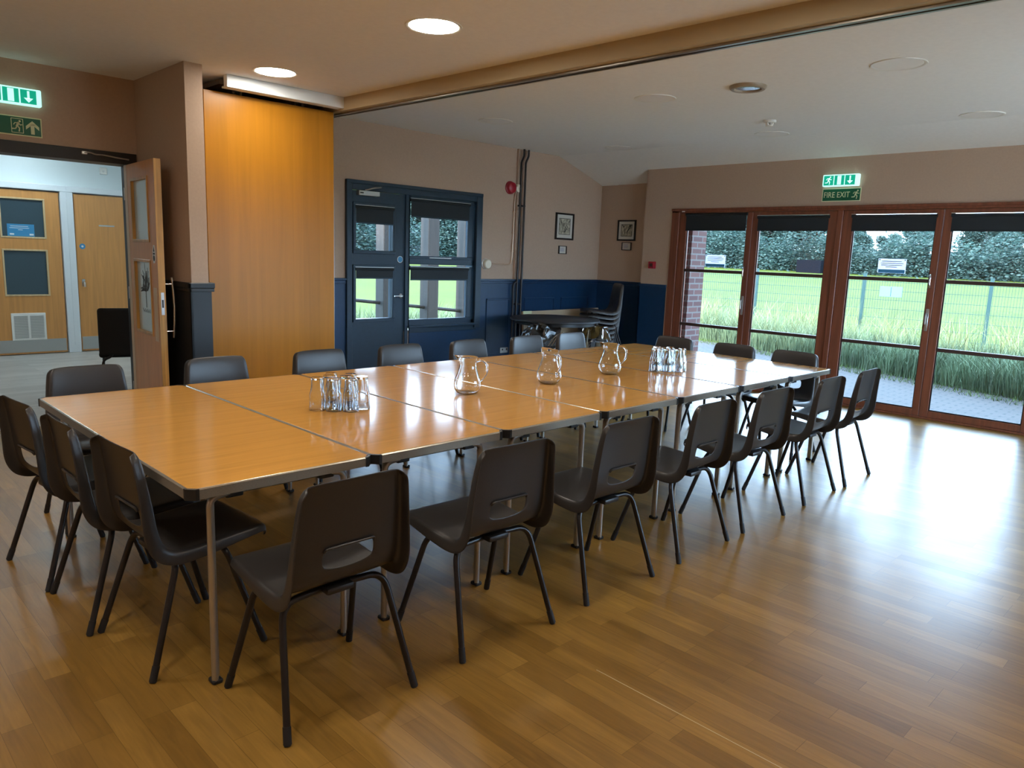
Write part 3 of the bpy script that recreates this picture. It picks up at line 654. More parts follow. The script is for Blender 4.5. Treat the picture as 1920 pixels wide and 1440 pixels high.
t = thing('door_contact', 'tiny white door contact in the top left frame corner', 'sensor', (XE - 0.015, 3.0, 2.088)); obj('case', box(NB(), -0.012, 0, -0.02, 0.02, -0.01, 0.01, 0.002, 1), M['white'], t)

# ------------------------------------------------------------------ signs
def running_man(b, cx, cz, s, lo, hi, plane, sg=1):
    def P(pts): return [(cx + sg * x * s, cz + z * s) for x, z in pts]
    disc2(b, P([(0.20, 0.40)])[0], 0.085 * s, lo, hi, plane, 12)
    stroke(b, P([(0.10, 0.26), (-0.03, -0.02)]), 0.17 * s, lo, hi, plane)
    stroke(b, P([(0.12, 0.24), (-0.16, 0.24), (-0.27, 0.08)]), 0.07 * s, lo, hi, plane)
    stroke(b, P([(0.10, 0.22), (0.24, 0.08), (0.36, 0.12)]), 0.07 * s, lo, hi, plane)
    stroke(b, P([(-0.02, -0.02), (-0.14, -0.26), (-0.40, -0.28)]), 0.09 * s, lo, hi, plane)
    stroke(b, P([(0.0, -0.02), (0.16, -0.18), (0.12, -0.46)]), 0.09 * s, lo, hi, plane)
def lit_sign(t, w=0.375, h=0.122):
    """local x along the wall, front faces -y"""
    b = NB(); box(b, -w / 2, w / 2, -0.055, 0, -h / 2, h / 2, 0.010, 3); obj('housing', b, M['litwhite'], t, True)
    g = 0.010; pw = (w - 0.05 - 2 * g) / 3; x = -w / 2 + 0.015; b = NB(); xs = []
    for k in range(3):
        box(b, x, x + pw, -0.0565, -0.055, -h / 2 + 0.012, h / 2 - 0.012); xs.append(x + pw / 2); x += pw + g
    obj('green_panel', b, M['litgreen'], t)
    b = NB(); running_man(b, xs[0], 0.0, 0.085, -0.058, -0.0565, 'XZ'); obj('running_figure', b, M['litwhite'], t)
    obj('doorway_symbol', box(NB(), xs[1] - 0.020, xs[1] + 0.020, -0.058, -0.0565, -0.045, 0.045), M['litwhite'], t); b = NB()
    stroke(b, [(xs[2], 0.038), (xs[2], -0.01)], 0.015, -0.058, -0.0565, 'XZ'); prism(b, [(xs[2] - 0.03, -0.008), (xs[2] + 0.03, -0.008), (xs[2], -0.04)], -0.058, -0.0565, 'XZ')
    obj('arrow', b, M['litwhite'], t)
t = thing('illuminated_exit_sign', 'lit green and white exit sign above the glazed doors', 'exit sign', (XE, 1.097, 2.374), -PI / 2, 'illuminated exit signs'); lit_sign(t)
t = thing('illuminated_exit_sign', 'lit green and white exit sign above the lobby opening', 'exit sign', (0.522, YN, 2.495), 0, 'illuminated exit signs'); lit_sign(t)
t = thing('fire_exit_sign', 'green fire exit sign below the lit sign over glazed doors', 'exit sign', (XE, 1.092, 2.229), -PI / 2)
obj('border', box(NB(), -0.203, 0.203, -0.004, 0, -0.068, 0.068), M['photolum'], t)
obj('panel', box(NB(), -0.195, 0.195, -0.005, -0.004, -0.060, 0.060), M['green'], t)
obj('lettering', text_bm('FIRE EXIT', 0.083, 'XZ', -0.0065, -0.005, (-0.186, -0.027), xs=0.80), M['photolum'], t)
b = NB(); running_man(b, 0.150, 0.0, 0.095, -0.0065, -0.005, 'XZ'); obj('pictogram', b, M['photolum'], t)
t = thing('fire_exit_sign', 'green exit sign with up arrow over the lobby opening', 'exit sign', (0.47, YN, 2.287))
obj('border', box(NB(), -0.36, 0.24, -0.004, 0, -0.070, 0.070), M['photolum'], t)
obj('panel', box(NB(), -0.352, 0.232, -0.005, -0.004, -0.062, 0.062), M['green'], t)
obj('lettering', text_bm('FIRE EXIT', 0.090, 'XZ', -0.0065, -0.005, (-0.34, -0.033), xs=0.80), M['photolum'], t)
b = NB(); running_man(b, 0.080, 0.0, 0.085, -0.0065, -0.005, 'XZ'); obj('running_figure', b, M['photolum'], t); b = NB()
stroke(b, [(0.043, -0.05), (0.043, 0.05), (0.117, 0.05), (0.117, -0.05), (0.043, -0.05)], 0.004, -0.0065, -0.005, 'XZ'); obj('doorway_symbol', b, M['photolum'], t); b = NB()
stroke(b, [(0.178, -0.045), (0.178, 0.015)], 0.024, -0.0065, -0.005, 'XZ'); prism(b, [(0.178, 0.045), (0.135, 0.005), (0.135, -0.02), (0.178, 0.018), (0.221, -0.02), (0.221, 0.005)], -0.0065, -0.005, 'XZ')
obj('arrow', b, M['photolum'], t)

# ------------------------------------------------------------------ wall fittings
t = thing('alarm_call_point', 'square red fire alarm call point left of the glazed doors', 'alarm', (XE, 3.415, 1.417), -PI / 2)
obj('case', box(NB(), -0.045, 0.045, -0.045, 0, -0.045, 0.045, 0.006, 2), M['red'], t)
obj('break_glass', box(NB(), -0.022, 0.022, -0.047, -0.045, -0.020, 0.020), M['reddark'], t)
t = thing('light_switch', 'white light switch on the alcove wall edge', 'switch', (7.45, 3.66, 1.41), -PI / 2); obj('plate', box(NB(), -0.035, 0.035, -0.012, 0, -0.055, 0.055, 0.003, 1), M['white'], t); obj('rocker', box(NB(), -0.012, 0.012, -0.018, -0.012, -0.02, 0.02, 0.002, 1), M['white'], t)
t = thing('alarm_sounder', 'red alarm sounder high on the wall near the pipes', 'alarm', (5.672, YN, 2.285))
b = NB(); lathe(b, [(0, -0.07), (0.035, -0.07), (0.062, -0.055), (0.070, -0.03), (0.070, 0)], 24, axis='Y'); obj('horn', b, M['red'], t, True)
b = NB(); lathe(b, [(0.070, -0.02), (0.078, -0.016), (0.078, 0), (0.070, 0)], 24, axis='Y', closed=True); obj('mounting_ring', b, M['red'], t, True)
t = thing('junction_box', 'round cream junction box beside the red alarm sounder', 'junction box', (5.79, YN, 2.285))
b = NB(); lathe(b, [(0, -0.05), (0.040, -0.05), (0.048, -0.044), (0.050, 0)], 24, axis='Y'); obj('cover', b, M['cream'], t, True); b = NB(); lathe(b, [(0, -0.054), (0.01, -0.053), (0.012, -0.05)], 12, axis='Y'); obj('screw', b, M['steel'], t)
t = thing('thermostat', 'round cream dial between window and dark pipes', 'thermostat', (5.305, YN, 1.36))
b = NB(); lathe(b, [(0, -0.06), (0.046, -0.06), (0.055, -0.05), (0.057, 0)], 28, axis='Y'); obj('dial', b, M['cream'], t, True); b = NB(); lathe(b, [(0.057, -0.012), (0.064, -0.010), (0.064, 0), (0.057, 0)], 28, axis='Y', closed=True); obj('base', b, M['steel'], t, True)
t = thing('conduit', 'thin tan conduit from round box down to dial', 'conduit', (0, YN, 0))
b = NB(); tube(b, smooth_path([(5.768, -0.015, 2.25), (5.750, -0.015, 2.18), (5.735, -0.015, 1.42), (5.715, -0.015, 1.362), (5.36, -0.015, 1.362)], 0.03), 0.008, 8); obj('pipe_run', b, M['copper'], t, True)
b = NB(); [box(b, x - 0.014, x + 0.014, -0.026, 0, z - 0.006, z + 0.006, 0.002, 1) for x, z in ((5.748, 2.0), (5.743, 1.75), (5.738, 1.52))]; obj('clip', b, M['copper'], t)
t = thing('heating_pipes', 'pair of dark pipes running down the wall from ceiling to floor', 'pipe', (0, YN, 0))
b = NB(); tube(b, smooth_path([(5.850, -0.05, 2.76), (5.850, -0.05, 2.68), (5.808, -0.05, 2.60), (5.806, -0.05, 0.0)], 0.02), 0.014, 10); obj('pipe', b, M['pipe'], t, True)
b = NB(); tube(b, smooth_path([(5.928, -0.05, 2.76), (5.928, -0.05, 2.68), (5.884, -0.05, 2.60), (5.884, -0.05, 0.0)], 0.02), 0.014, 10); obj('pipe', b, M['pipe'], t, True)
b = NB(); tube(b, smooth_path([(5.806, -0.05, 1.16), (5.745, -0.05, 1.12), (5.745, -0.05, 0.0)], 0.02), 0.012, 10); obj('pipe', b, M['pipe'], t, True)
b = NB()
for z in (2.08, 0.87, 0.30): box(b, 5.79, 5.90, -0.06, -0.0, z - 0.01, z + 0.01, 0.003, 1)
obj('bracket', b, M['pipe'], t)
struct('trim_15', box(NB(), 1.139, 1.1415, -3.6, -0.75, 0.0, 0.0006), mat('pale_weld_line', (0.55, 0.45, 0.30), 0.4))
struct('trim_14', box(NB(), 5.775, 5.79, YN - 0.03, YN, ZD + 0.01, ZC, 0.004, 1), M['paint'])
t = thing('wall_socket', 'small metal wall socket low on navy panelling', 'socket', (5.655, YN - 0.014, 0.285))
obj('plate', box(NB(), -0.073, 0.073, -0.008, 0, -0.043, 0.043, 0.003, 1), M['steel'], t)
b = NB(); [box(b, x - 0.010, x + 0.010, -0.010, -0.008, 0.008, 0.028) for x in (-0.035, 0.035)]; obj('switch', b, M['cap'], t)
def picture(name, label, pos, rz, w, h, fr_w, mat_w, grp, art=True, seed=1):
    t = thing(name, label, 'picture' if art else 'label', pos, rz, grp)
    b = NB()
    for q in ((-w / 2, w / 2, -h / 2, -h / 2 + fr_w), (-w / 2, w / 2, h / 2 - fr_w, h / 2), (-w / 2, -w / 2 + fr_w, -h / 2, h / 2), (w / 2 - fr_w, w / 2, -h / 2, h / 2)): box(b, q[0], q[1], -0.024, 0, q[2], q[3], 0.002, 1)
    obj('picture_frame', b, M['frame'], t)
    obj('mount', box(NB(), -w / 2 + fr_w, w / 2 - fr_w, -0.010, 0, -h / 2 + fr_w, h / 2 - fr_w), M['matboard'], t)
    iw, ih = w / 2 - fr_w - mat_w, h / 2 - fr_w - mat_w
    rnd = random.Random(seed)
    if art:
        p = obj('drawing', box(NB(), -iw, iw, -0.012, -0.010, -ih, ih), M['sketch'], t)
        b = NB(); stroke(b, [(-iw, -ih), (iw, -ih), (iw, ih), (-iw, ih), (-iw, -ih)], 0.006, -0.0135, -0.012, 'XZ')
        for k in range(16):
            x = rnd.uniform(-iw, iw) * 0.8; z = rnd.uniform(-ih, ih) * 0.75; a = rnd.uniform(0.8, 2.4); l = rnd.uniform(0.02, 0.07)
            stroke(b, [(x, z), (x + math.cos(a) * l, min(ih * 0.9, z + math.sin(a) * l))], rnd.uniform(0.003, 0.010), -0.0135, -0.012, 'XZ')
        obj('ink_lines', b, M['darkink'], p)
    else:
        b = NB()
        for k in range(4): box(b, -iw * 0.8, iw * rnd.uniform(0.3, 0.8), -0.0115, -0.010, ih * (0.6 - k * 0.4), ih * (0.6 - k * 0.4) + 0.005)
        obj('lettering', b, M['ink'], t)
    return t
picture('framed_drawing', 'black framed sketch on the long wall, right of the pipes', (6.695, YN, 1.875), 0, 0.355, 0.345, 0.022, 0.048, 'framed sketches in the corner', True, 1)
picture('framed_drawing', 'black framed sketch on the short alcove wall', (7.45, 3.99, 1.862), -PI / 2, 0.30, 0.275, 0.020, 0.040, 'framed sketches in the corner', True, 2)
picture('framed_label', 'small framed label under the sketch on the long wall', (6.675, YN, 1.57), 0, 0.150, 0.105, 0.008, 0.012, 'small framed labels under the sketches', False, 3)
picture('framed_label', 'small framed label under the sketch on the alcove wall', (7.45, 3.975, 1.651), -PI / 2, 0.155, 0.105, 0.008, 0.012, 'small framed labels under the sketches', False, 4)

# ------------------------------------------------------------------ ceiling lights
LIT = ((2.0, 1.35, 'lit round ceiling light nearest the camera, above table'), (1.97, 3.2, 'lit round ceiling light beside the folded partition'))
for x, y, l in LIT: downlight(x, y, ZC, True, l, 'lit round ceiling lights')
for x, y in ((2.0, -0.45), (2.0, -2.4), (-0.45, -0.45), (-0.45, 1.35), (-0.45, -2.4), (-2.3, 1.35), (-2.3, -0.45)):  # lamp grid carried on out of view, added to even the room light
    downlight(x, y, ZC, True, 'lit round ceiling light added outside the view', 'lit round ceiling lights')
OFF = ((4.37, -0.385, 'unlit round ceiling light at right front, largest in view'), (4.345, 1.45, 'unlit round ceiling light left of the recessed spotlight'),
       (4.32, 3.30, 'unlit round ceiling light nearest the folded partition'))
for x, y, l in OFF: downlight(x, y, ZC, False, l, 'unlit round ceiling lights')
for x, y, l in ((6.39, -0.36, 'unlit round ceiling light near the glazed doors at far right'), (6.37, 1.47, 'unlit round ceiling light just behind the smoke detector'), (6.34, 3.35, 'unlit round ceiling light in front of the alcove')):
    downlight(x, y, ZC, False, l, 'unlit round ceiling lights')
t = thing('recessed_spotlight', 'brass rimmed recessed spotlight in the middle of right ceiling', 'ceiling light', (4.383, 0.66, ZC))
obj('trim_ring', lathe(NB(), [(0.092, -0.004), (0.100, -0.022), (0.120, -0.024), (0.132, -0.012), (0.134, 0.0), (0.092, 0.0)], 36, closed=True), mat('beige_rim', (0.34, 0.27, 0.19), 0.35), t, True)
obj('reflector', lathe(NB(), [(0.0, -0.002), (0.04, -0.003), (0.088, -0.012), (0.092, -0.004), (0.0, -0.0005)], 36), M['chrome'], t, True)
t = thing('smoke_detector', 'white smoke detector on the ceiling near the glazed doors', 'smoke detector', (5.69, 1.146, ZC))
obj('base', lathe(NB(), [(0, 0), (0.055, 0), (0.055, -0.018), (0.048, -0.024), (0, -0.024)], 28), M['white'], t, True)
b = NB(); lathe(b, [(0, -0.055), (0.026, -0.055), (0.034, -0.048), (0.034, -0.044), (0.0, -0.044)], 24)
for k in range(8):
    a = 2 * PI * k / 8; cyl(b, (0.028 * math.cos(a), 0.028 * math.sin(a), -0.046), (0.034 * math.cos(a), 0.034 * math.sin(a), -0.022), 0.004, 6)
obj('sensor_head', b, M['white'], t, True)

# ------------------------------------------------------------------ folding tables
TH_ = 0.71; TL = 1.83; TW = 0.685; PITCH = 0.688
def table_proto():
    t = thing('folding_table', 'x', 'table', (0, 0, 0), 0, 'folding tables pushed together in one long row')
    c = 0.022; e = 0.003
    out = [(c, 0), (TW - c, 0), (TW, c), (TW, TL - c), (TW - c, TL), (c, TL), (0, TL - c), (0, c)]
    def ins(d): return [(min(max(x, d), TW - d), min(max(y, d), TL - d)) for x, y in out]
    b = NB(); prism(b, ins(0.006), TH_ - 0.012, TH_, 'XY'); obj('tabletop', b, M['tabletop'], t)
    b = NB(); prism(b, out, TH_ - 0.034, TH_ - 0.0035, 'XY'); ed = obj('edging', b, M['tableedge'], t)
    b = NB(); o2 = ins(0.0045)
    n = len(out)
    A = [b.verts.new((x, y, TH_ + 0.0004)) for x, y in o2]; i3 = ins(0.0085); B = [b.verts.new((x, y, TH_ + 0.0008)) for x, y in i3]; Cc = [b.verts.new((x, y, TH_ - 0.003)) for x, y in out]
    for k in range(n): b.faces.new((A[k], A[(k + 1) % n], B[(k + 1) % n], B[k])); b.faces.new((Cc[k], Cc[(k + 1) % n], A[(k + 1) % n], A[k]))
    obj('rim', b, M['rim'], ed)
    for sx, sy in ((0, 0), (1, 0), (1, 1), (0, 1)):
        b = NB(); X = TW * sx; Y = TL * sy; dx_ = 1 if sx == 0 else -1; dy_ = 1 if sy == 0 else -1
        g = 0.0018
        pts = [(X + dx_ * (c + 0.012), Y - dy_ * g), (X + dx_ * c, Y - dy_ * g), (X - dx_ * g, Y + dy_ * c), (X - dx_ * g, Y + dy_ * (c + 0.012)), (X + dx_ * 0.006, Y + dy_ * (c + 0.012)), (X + dx_ * (c + 0.012), Y + dy_ * 0.006)]
        prism(b, pts, TH_ - 0.036, TH_ + 0.0005, 'XY'); obj('corner_cap', b, M['cap'], t)
    for sy, yy in ((0, 0.062), (1, TL - 0.062)):
        for sx, xx in ((0, 0.092), (1, TW - 0.092)):
            s = 1 if sx == 0 else -1
            b = NB()
            for off in (-0.0085, 0.0085):
                tube(b, smooth_path([(xx + off * 0.6, yy + off, 0.012), (xx + off * 0.6, yy + off, 0.655), (xx + s * 0.06, yy + off, 0.664)], 0.045, 6), 0.0115, 10)
            box(b, xx - 0.007, xx + 0.007, yy - 0.009, yy + 0.009, 0.012, 0.61)
            lg = obj('leg', b, M['alu'], t, True)
            b = NB(); box(b, xx - 0.018, xx + 0.018, yy - 0.021, yy + 0.021, 0.0, 0.016, 0.004, 1); obj('foot_cap', b, M['foot'], lg)
        b = NB(); tube(b, [(0.14, yy, 0.664), (TW - 0.14, yy, 0.664)], 0.012, 10); obj('leg_crossbar', b, M['alu'], t, True)
        d = 1 if sy == 0 else -1
        for xx in (0.17, TW - 0.17):
            b = NB(); box(b, xx - 0.03, xx + 0.03, yy - 0.018, yy + 0.022, 0.645, TH_ - 0.034, 0.006, 2); obj('hinge_block', b, M['blackplastic'], t)
        b = NB(); tube(b, smooth_path([(TW / 2, yy, 0.664), (TW / 2, yy + d * 0.10, 0.64), (TW / 2, yy + d * 0.33, 0.665)], 0.04), 0.007, 8); obj('stay', b, M['alu'], t, True)
    return t
tlabels = ['folding table at the near left end of the row', 'folding table second from near end, under the nearer glasses', 'folding table third from near end, under the pear shaped jug',
           'folding table fourth from near end, under the middle jug', 'folding table fifth from near end, under the farthest jug', 'folding table sixth from near end, under the farther glasses', 'folding table at the far end of the row, by glazed doors']
tb0 = table_proto()
for k in range(7):
    if k == 0: tb0['label'] = tlabels[0]
    else: dup(tb0, (PITCH * k, 0, 0), 0, tlabels[k])

# ------------------------------------------------------------------ moulded chairs
def chair_proto(stackable=False):
    """faces +y; origin on the floor in the middle of the four feet"""
    t = thing('plastic_chair', 'x', 'chair', (0, 0, 0), 0, 'x')
    # profile: (y, z, half width, curl of the side edge, curl direction mix)
    prof = [(0.266, 0.402, 0.165, 0.010), (0.268, 0.418, 0.180, 0.012), (0.258, 0.433, 0.190, 0.014), (0.22, 0.440, 0.197, 0.018), (0.15, 0.437, 0.201, 0.024), (0.08, 0.430, 0.203, 0.029), (0.01, 0.423, 0.204, 0.033),
            (-0.06, 0.418, 0.204, 0.036), (-0.10, 0.422, 0.204, 0.040), (-0.132, 0.440, 0.203, 0.046), (-0.152, 0.470, 0.202, 0.048), (-0.162, 0.503, 0.200, 0.045),
            (-0.167, 0.535, 0.198, 0.041), (-0.171, 0.568, 0.196, 0.038), (-0.176, 0.61, 0.193, 0.035), (-0.183, 0.66, 0.188, 0.032), (-0.190, 0.71, 0.183, 0.029),
            (-0.198, 0.755, 0.177, 0.026), (-0.204, 0.778, 0.171, 0.023), (-0.210, 0.792, 0.158, 0.016)]
    us = [-1, -0.90, -0.72, -0.45, -0.16, 0.16, 0.45, 0.72, 0.90, 1]
    b = NB(); G = []
    for i, (y, z, hw, curl) in enumerate(prof):
        a = prof[max(i - 1, 0)]; c = prof[min(i + 1, len(prof) - 1)]
        ty, tz = c[0] - a[0], c[1] - a[1]; l = math.hypot(ty, tz); ny, nz = -tz / l * -1, ty / l * -1
        ny, nz = tz / l, -ty / l          # points at the sitter; the rim turns the other way
        if i <= 2: ny, nz = 0.25, 0.97
        cs = [(u * hw, abs(u) ** 2.5 * (0.012 if i > 9 else 0.006)) for u in us]
        e0 = cs[-1][1]
        for sg_ in (-1, 1):
            ext = [(sg_ * (hw + 0.006), e0 - 0.008 - curl * 0.12), (sg_ * (hw + 0.009), e0 - 0.008 - curl * 0.6), (sg_ * (hw + 0.011), e0 - 0.008 - curl)]
            if sg_ < 0: cs = ext[::-1] + cs
            else: cs = cs + ext
        row = []
        for (xx, k) in cs:
            zz = z + nz * k; yy = y + ny * k; q = min(1.0, abs(xx) / hw)
            if i >= len(prof) - 2: zz -= q ** 4 * 0.010
            if i <= 2: yy -= q ** 3 * 0.018
            row.append(b.verts.new((xx, yy, zz)))
        G.append(row)
    nC = len(G[0])
    for i in range(len(prof) - 1):
        for j in range(nC - 1):
            if 11 <= i <= 12 and j in (6, 7, 8): continue       # the hand slot
            b.faces.new((G[i][j], G[i][j + 1], G[i + 1][j + 1], G[i + 1][j]))
    for j in (7, 8): G[11][j].co.z -= 0.008
    bmesh.ops.recalc_face_normals(b, faces=b.faces)
    me = obj('shell', b, M['shell'], t, True)
    md = me.modifiers.new('thick', 'SOLIDIFY'); md.thickness = 0.0065; md.offset = 0
    ms = me.modifiers.new('sub', 'SUBSURF'); ms.levels = 2; ms.render_levels = 2
    for f in me.data.polygons: f.use_smooth = True
    for e in me.data.edges: e.use_edge_sharp = False
    # rolled lip above the hand slot, and rib pockets on the side of the shell
    b = NB(); tube(b, smooth_path([(-0.090, -0.172, 0.560), (-0.086, -0.178, 0.571), (0.086, -0.178, 0.571), (0.090, -0.172, 0.560)], 0.01), 0.0045, 8); obj('slot_lip', b, M['shell'], me, True)
    obj('seat_bracket', box(NB(), -0.05, 0.05, -0.125, -0.06, 0.388, 0.412, 0.008, 2), M['blackplastic'], t, True); obj('seat_bracket', box(NB(), -0.05, 0.05, 0.05, 0.11, 0.400, 0.424, 0.008, 2), M['blackplastic'], t, True)
    for sx in (-1, 1):
        for (ty_, fy) in ((-0.085, -0.205), (0.085, 0.205)):
            b = NB(); R0 = 0.0115
            pts = smooth_path([(0.0, ty_ * 0.9, 0.398), (sx * 0.186, ty_, 0.394), (sx * 0.236, fy, 0.0)], 0.062, 8)
            tube(b, pts, R0, 12)
            lg = obj('leg', b, M['tube'], t, True)
            d = Vector((sx * 0.236 - sx * 0.186, fy - ty_, -0.394)).normalized(); e = Vector((sx * 0.236, fy, 0.0))
            b = NB(); cyl(b, e - d * 0.055, e - d * -0.0 + Vector((0, 0, 0.004)), 0.0128, 12); obj('foot', b, M['foot'], lg, True)
    return t
ch0 = chair_proto(); used = []
def chair(x, y, rz, label, group, z=0.0):
    if not used:
        ch0.location = (x, y, z); ch0.rotation_euler = (0, 0, rz); ch0['label'] = label; ch0['group'] = group; used.append(1); return ch0
    return dup(ch0, (x, y, z), rz, label, group)
g1 = 'charcoal chairs along the near side of the tables'
ordn = ['nearest the camera', 'second from the camera', 'third from the camera', 'fourth from the camera', 'fifth from the camera', 'sixth from the camera', 'farthest, closest to the glazed doors']
for k, (x, a) in enumerate(((0.345, 0.0), (1.045, -1.5), (1.742, -1.0), (2.437, 0.5), (3.087, -1), (3.83, 1), (4.446, 2))):
    chair(x, -0.20, math.radians(a), 'charcoal moulded chair on the right long side of table, ' + ordn[k], g1)
g2 = 'charcoal chairs at the near end of the tables'
for y, x, a, l in ((0.440, 0.125, -90 + 3, 'charcoal moulded chair at the near table end, closest to camera'), (0.905, 0.070, -90 + 1, 'charcoal moulded chair in the middle of the near table end'), (1.425, 0.030, -90 + 6, 'charcoal moulded chair at the near table end, cut by left picture edge')):
    chair(x, y, math.radians(a), l, g2)
g3 = 'charcoal chairs along the far side of the tables'
farl = ['charcoal moulded chair across the table in front of lobby opening', 'charcoal moulded chair across the table in front of the nib wall', 'charcoal moulded chair across the table in front of the amber partition', 'charcoal moulded chair across the table in front of slate blue door',
        'charcoal moulded chair across the table below the window by blue door', 'charcoal moulded chair across the table just right of the wall socket', 'charcoal moulded chair across the table farthest along, before the dark round table']
for k, (x, a) in enumerate(((0.325, 0), (1.05, 1), (1.757, 0), (2.43, -1), (3.11, 2), (3.775, 0), (4.36, 1))):
    chair(x, 2.025, math.radians(180 + a), farl[k], g3)
g4 = 'charcoal chairs at the far end of the tables'
for y, l in ((1.53, 'charcoal moulded chair at the far table end, behind the farther glasses'), (0.925, 'charcoal moulded chair in the middle of the far table end'), (0.385, 'charcoal moulded chair at the far table end, rightmost against glazed doors')):
    chair(4.80, y, math.radians(90), l, g4)
# stack in the alcove
g5 = 'stacked charcoal chairs in the corner'
pos = ['lowest', 'second lowest', 'third lowest', 'middle', 'third highest', 'second highest', 'topmost']
for k in range(7): chair(6.90 + 0.004 * k, 3.94 - 0.003 * k, math.radians(55), 'charcoal moulded chair in the corner stack, %s of seven' % pos[k], g5, 0.062 * k)

# ------------------------------------------------------------------ jugs
def jug_proto():
    t = thing('glass_jug', 'x', 'jug', (0, 0, 0), 0, 'empty glass jugs on the tables')
    outer = [(0.0, 0.0), (0.040, 0.0), (0.058, 0.008), (0.072, 0.028), (0.076, 0.050), (0.071, 0.080), (0.058, 0.115), (0.049, 0.145), (0.046, 0.165), (0.050, 0.188), (0.056, 0.202), (0.0565, 0.205)]
    inner = [(0.0535, 0.204), (0.047, 0.186), (0.043, 0.165), (0.046, 0.145), (0.055, 0.115), (0.068, 0.080), (0.073, 0.050), (0.069, 0.030), (0.056, 0.0115), (0.038, 0.0045), (0.0, 0.0045)]
    b = NB(); lathe(b, outer + inner, 36)
    for v in b.verts:          # pouring lip
        if v.co.z > 0.16 and v.co.x < -0.01:
            k = (v.co.z - 0.16) / 0.045 * max(0, (-v.co.x / 0.056)) ** 6
            v.co.x -= 0.020 * k; v.co.z += 0.008 * k
    bd_ = obj('body', b, M['glass'], t, True)
    b = NB(); tube(b, smooth_path([(0.047, 0, 0.180), (0.080, 0, 0.190), (0.108, 0, 0.165), (0.106, 0, 0.115), (0.085, 0, 0.085), (0.0705, 0, 0.072)], 0.03, 5), 0.0068, 10); obj('handle', b, M['glass'], t, True)
    return t
jp = jug_proto(); jp['label'] = 'clear glass jug nearest the camera, third table, handle to right'; jp.location = (1.815, 0.765, TH_ + 0.001); jp.rotation_euler = (0, 0, math.radians(-38))
dup(jp, (2.455, 0.745, TH_ + 0.001), math.radians(-100), 'clear glass jug in the middle of the three jugs')
dup(jp, (3.085, 0.775, TH_ + 0.001), math.radians(-42), 'clear glass jug farthest from camera, left of the farther glasses')

# ------------------------------------------------------------------ upturned glasses
def tumbler_proto():
    t = tag(obj('drinking_glass', lathe(NB(), [(0.0375, 0.0), (0.0380, 0.002), (0.0365, 0.060), (0.0360, 0.078), (0.0320, 0.092), (0.0290, 0.110), (0.0275, 0.150), (0.0262, 0.158), (0.0, 0.158),
        (0.0, 0.146), (0.0235, 0.146), (0.0262, 0.110), (0.0295, 0.092), (0.0338, 0.078), (0.0343, 0.060), (0.0362, 0.001)], 28, closed=True), M['glass'], None, True), 'x', 'glass', 'x')
    return t
tp = tumbler_proto(); first = [True]
def tumbler(x, y, label, group):
    o = tp if first[0] else tp.copy()
    if not first[0]: COL.objects.link(o)
    first[0] = False; o.location = (x, y, TH_ + 0.001); o['label'] = label; o['group'] = group; o.rotation_euler = (0, 0, x * 40)
ex = Vector((0.713, -0.700)); ez = Vector((0.695, 0.699))
names3 = ['leftmost', 'middle', 'rightmost']
for base, grp, who in ((Vector((1.010, 0.775)), 'upturned glasses on the second table', 'nearer'), (Vector((3.56, 0.625)), 'upturned glasses on the sixth table', 'farther')):
    for k in range(2):
        p = base + ex * (-0.065 + 0.094 * k) + ez * 0.135
        tumbler(p.x, p.y, 'upturned glass, %s of two at the back of the %s cluster' % (('left', 'right')[k], who), grp)
    for k in range(3):
        p = base + ex * (-0.060 + 0.080 * k) + ez * 0.068
        tumbler(p.x, p.y, 'upturned glass, %s in the centre row of the %s cluster' % (names3[k], who), grp)
    for k in range(3):
        p = base + ex * (-0.100 + 0.080 * k) + ez * (-0.006 if k == 1 else 0.0)
        tumbler(p.x, p.y, 'upturned glass, %s in the front row of the %s cluster' % (names3[k], who), grp)

# ------------------------------------------------------------------ corner clutter
t = thing('round_table', 'dark round folding table standing in the corner by the pipes', 'table', (5.87, 3.80, 0))
obj('tabletop', lathe(NB(), [(0, 0.715), (0.535, 0.715), (0.545, 0.721), (0.545, 0.739), (0.535, 0.745), (0, 0.745)], 56), M['charcoal'], t, True)
b = NB(); cyl(b, (-0.22, -0.22, 0.04), (-0.22, -0.22, 0.715), 0.028, 16); obj('leg', b, M['chrome'], t, True)
b = NB(); cyl(b, (0.25, 0.20, 0.02), (0.25, 0.20, 0.715), 0.028, 16); obj('leg', b, M['chrome'], t, True)
b = NB(); box(b, -0.42, -0.02, -0.25, -0.19, 0.0, 0.04, 0.01, 2); obj('foot', b, M['blackplastic'], t); b = NB(); box(b, 0.05, 0.45, 0.17, 0.23, 0.0, 0.04, 0.01, 2); obj('foot', b, M['blackplastic'], t)
obj('apron', lathe(NB(), [(0.46, 0.675), (0.48, 0.675), (0.48, 0.715), (0.46, 0.715)], 48, closed=True), M['blackplastic'], t, True)
t = thing('folded_trestle_table', 'cream board on edge leaning on the wall behind the round table', 'board', (0, 0, 0))
b = NB(); v0 = [(5.905, 4.30, 0.02), (7.36, 4.22, 0.02), (7.36, 4.34, 0.795), (5.905, 4.385, 0.775)]
A = [b.verts.new(p) for p in v0]; B = [b.verts.new((p[0], p[1] + 0.03, p[2])) for p in v0]
b.faces.new(A); b.faces.new(B[::-1]); [b.faces.new((A[k], B[k], B[(k + 1) % 4], A[(k + 1) % 4])) for k in range(4)]
obj('board', b, M['board'], t)
b = NB(); box(b, 5.90, 6.06, 4.374, 4.384, 0.745, 0.782, 0.003, 1); obj('edge_label', b, M['photolum'], t)
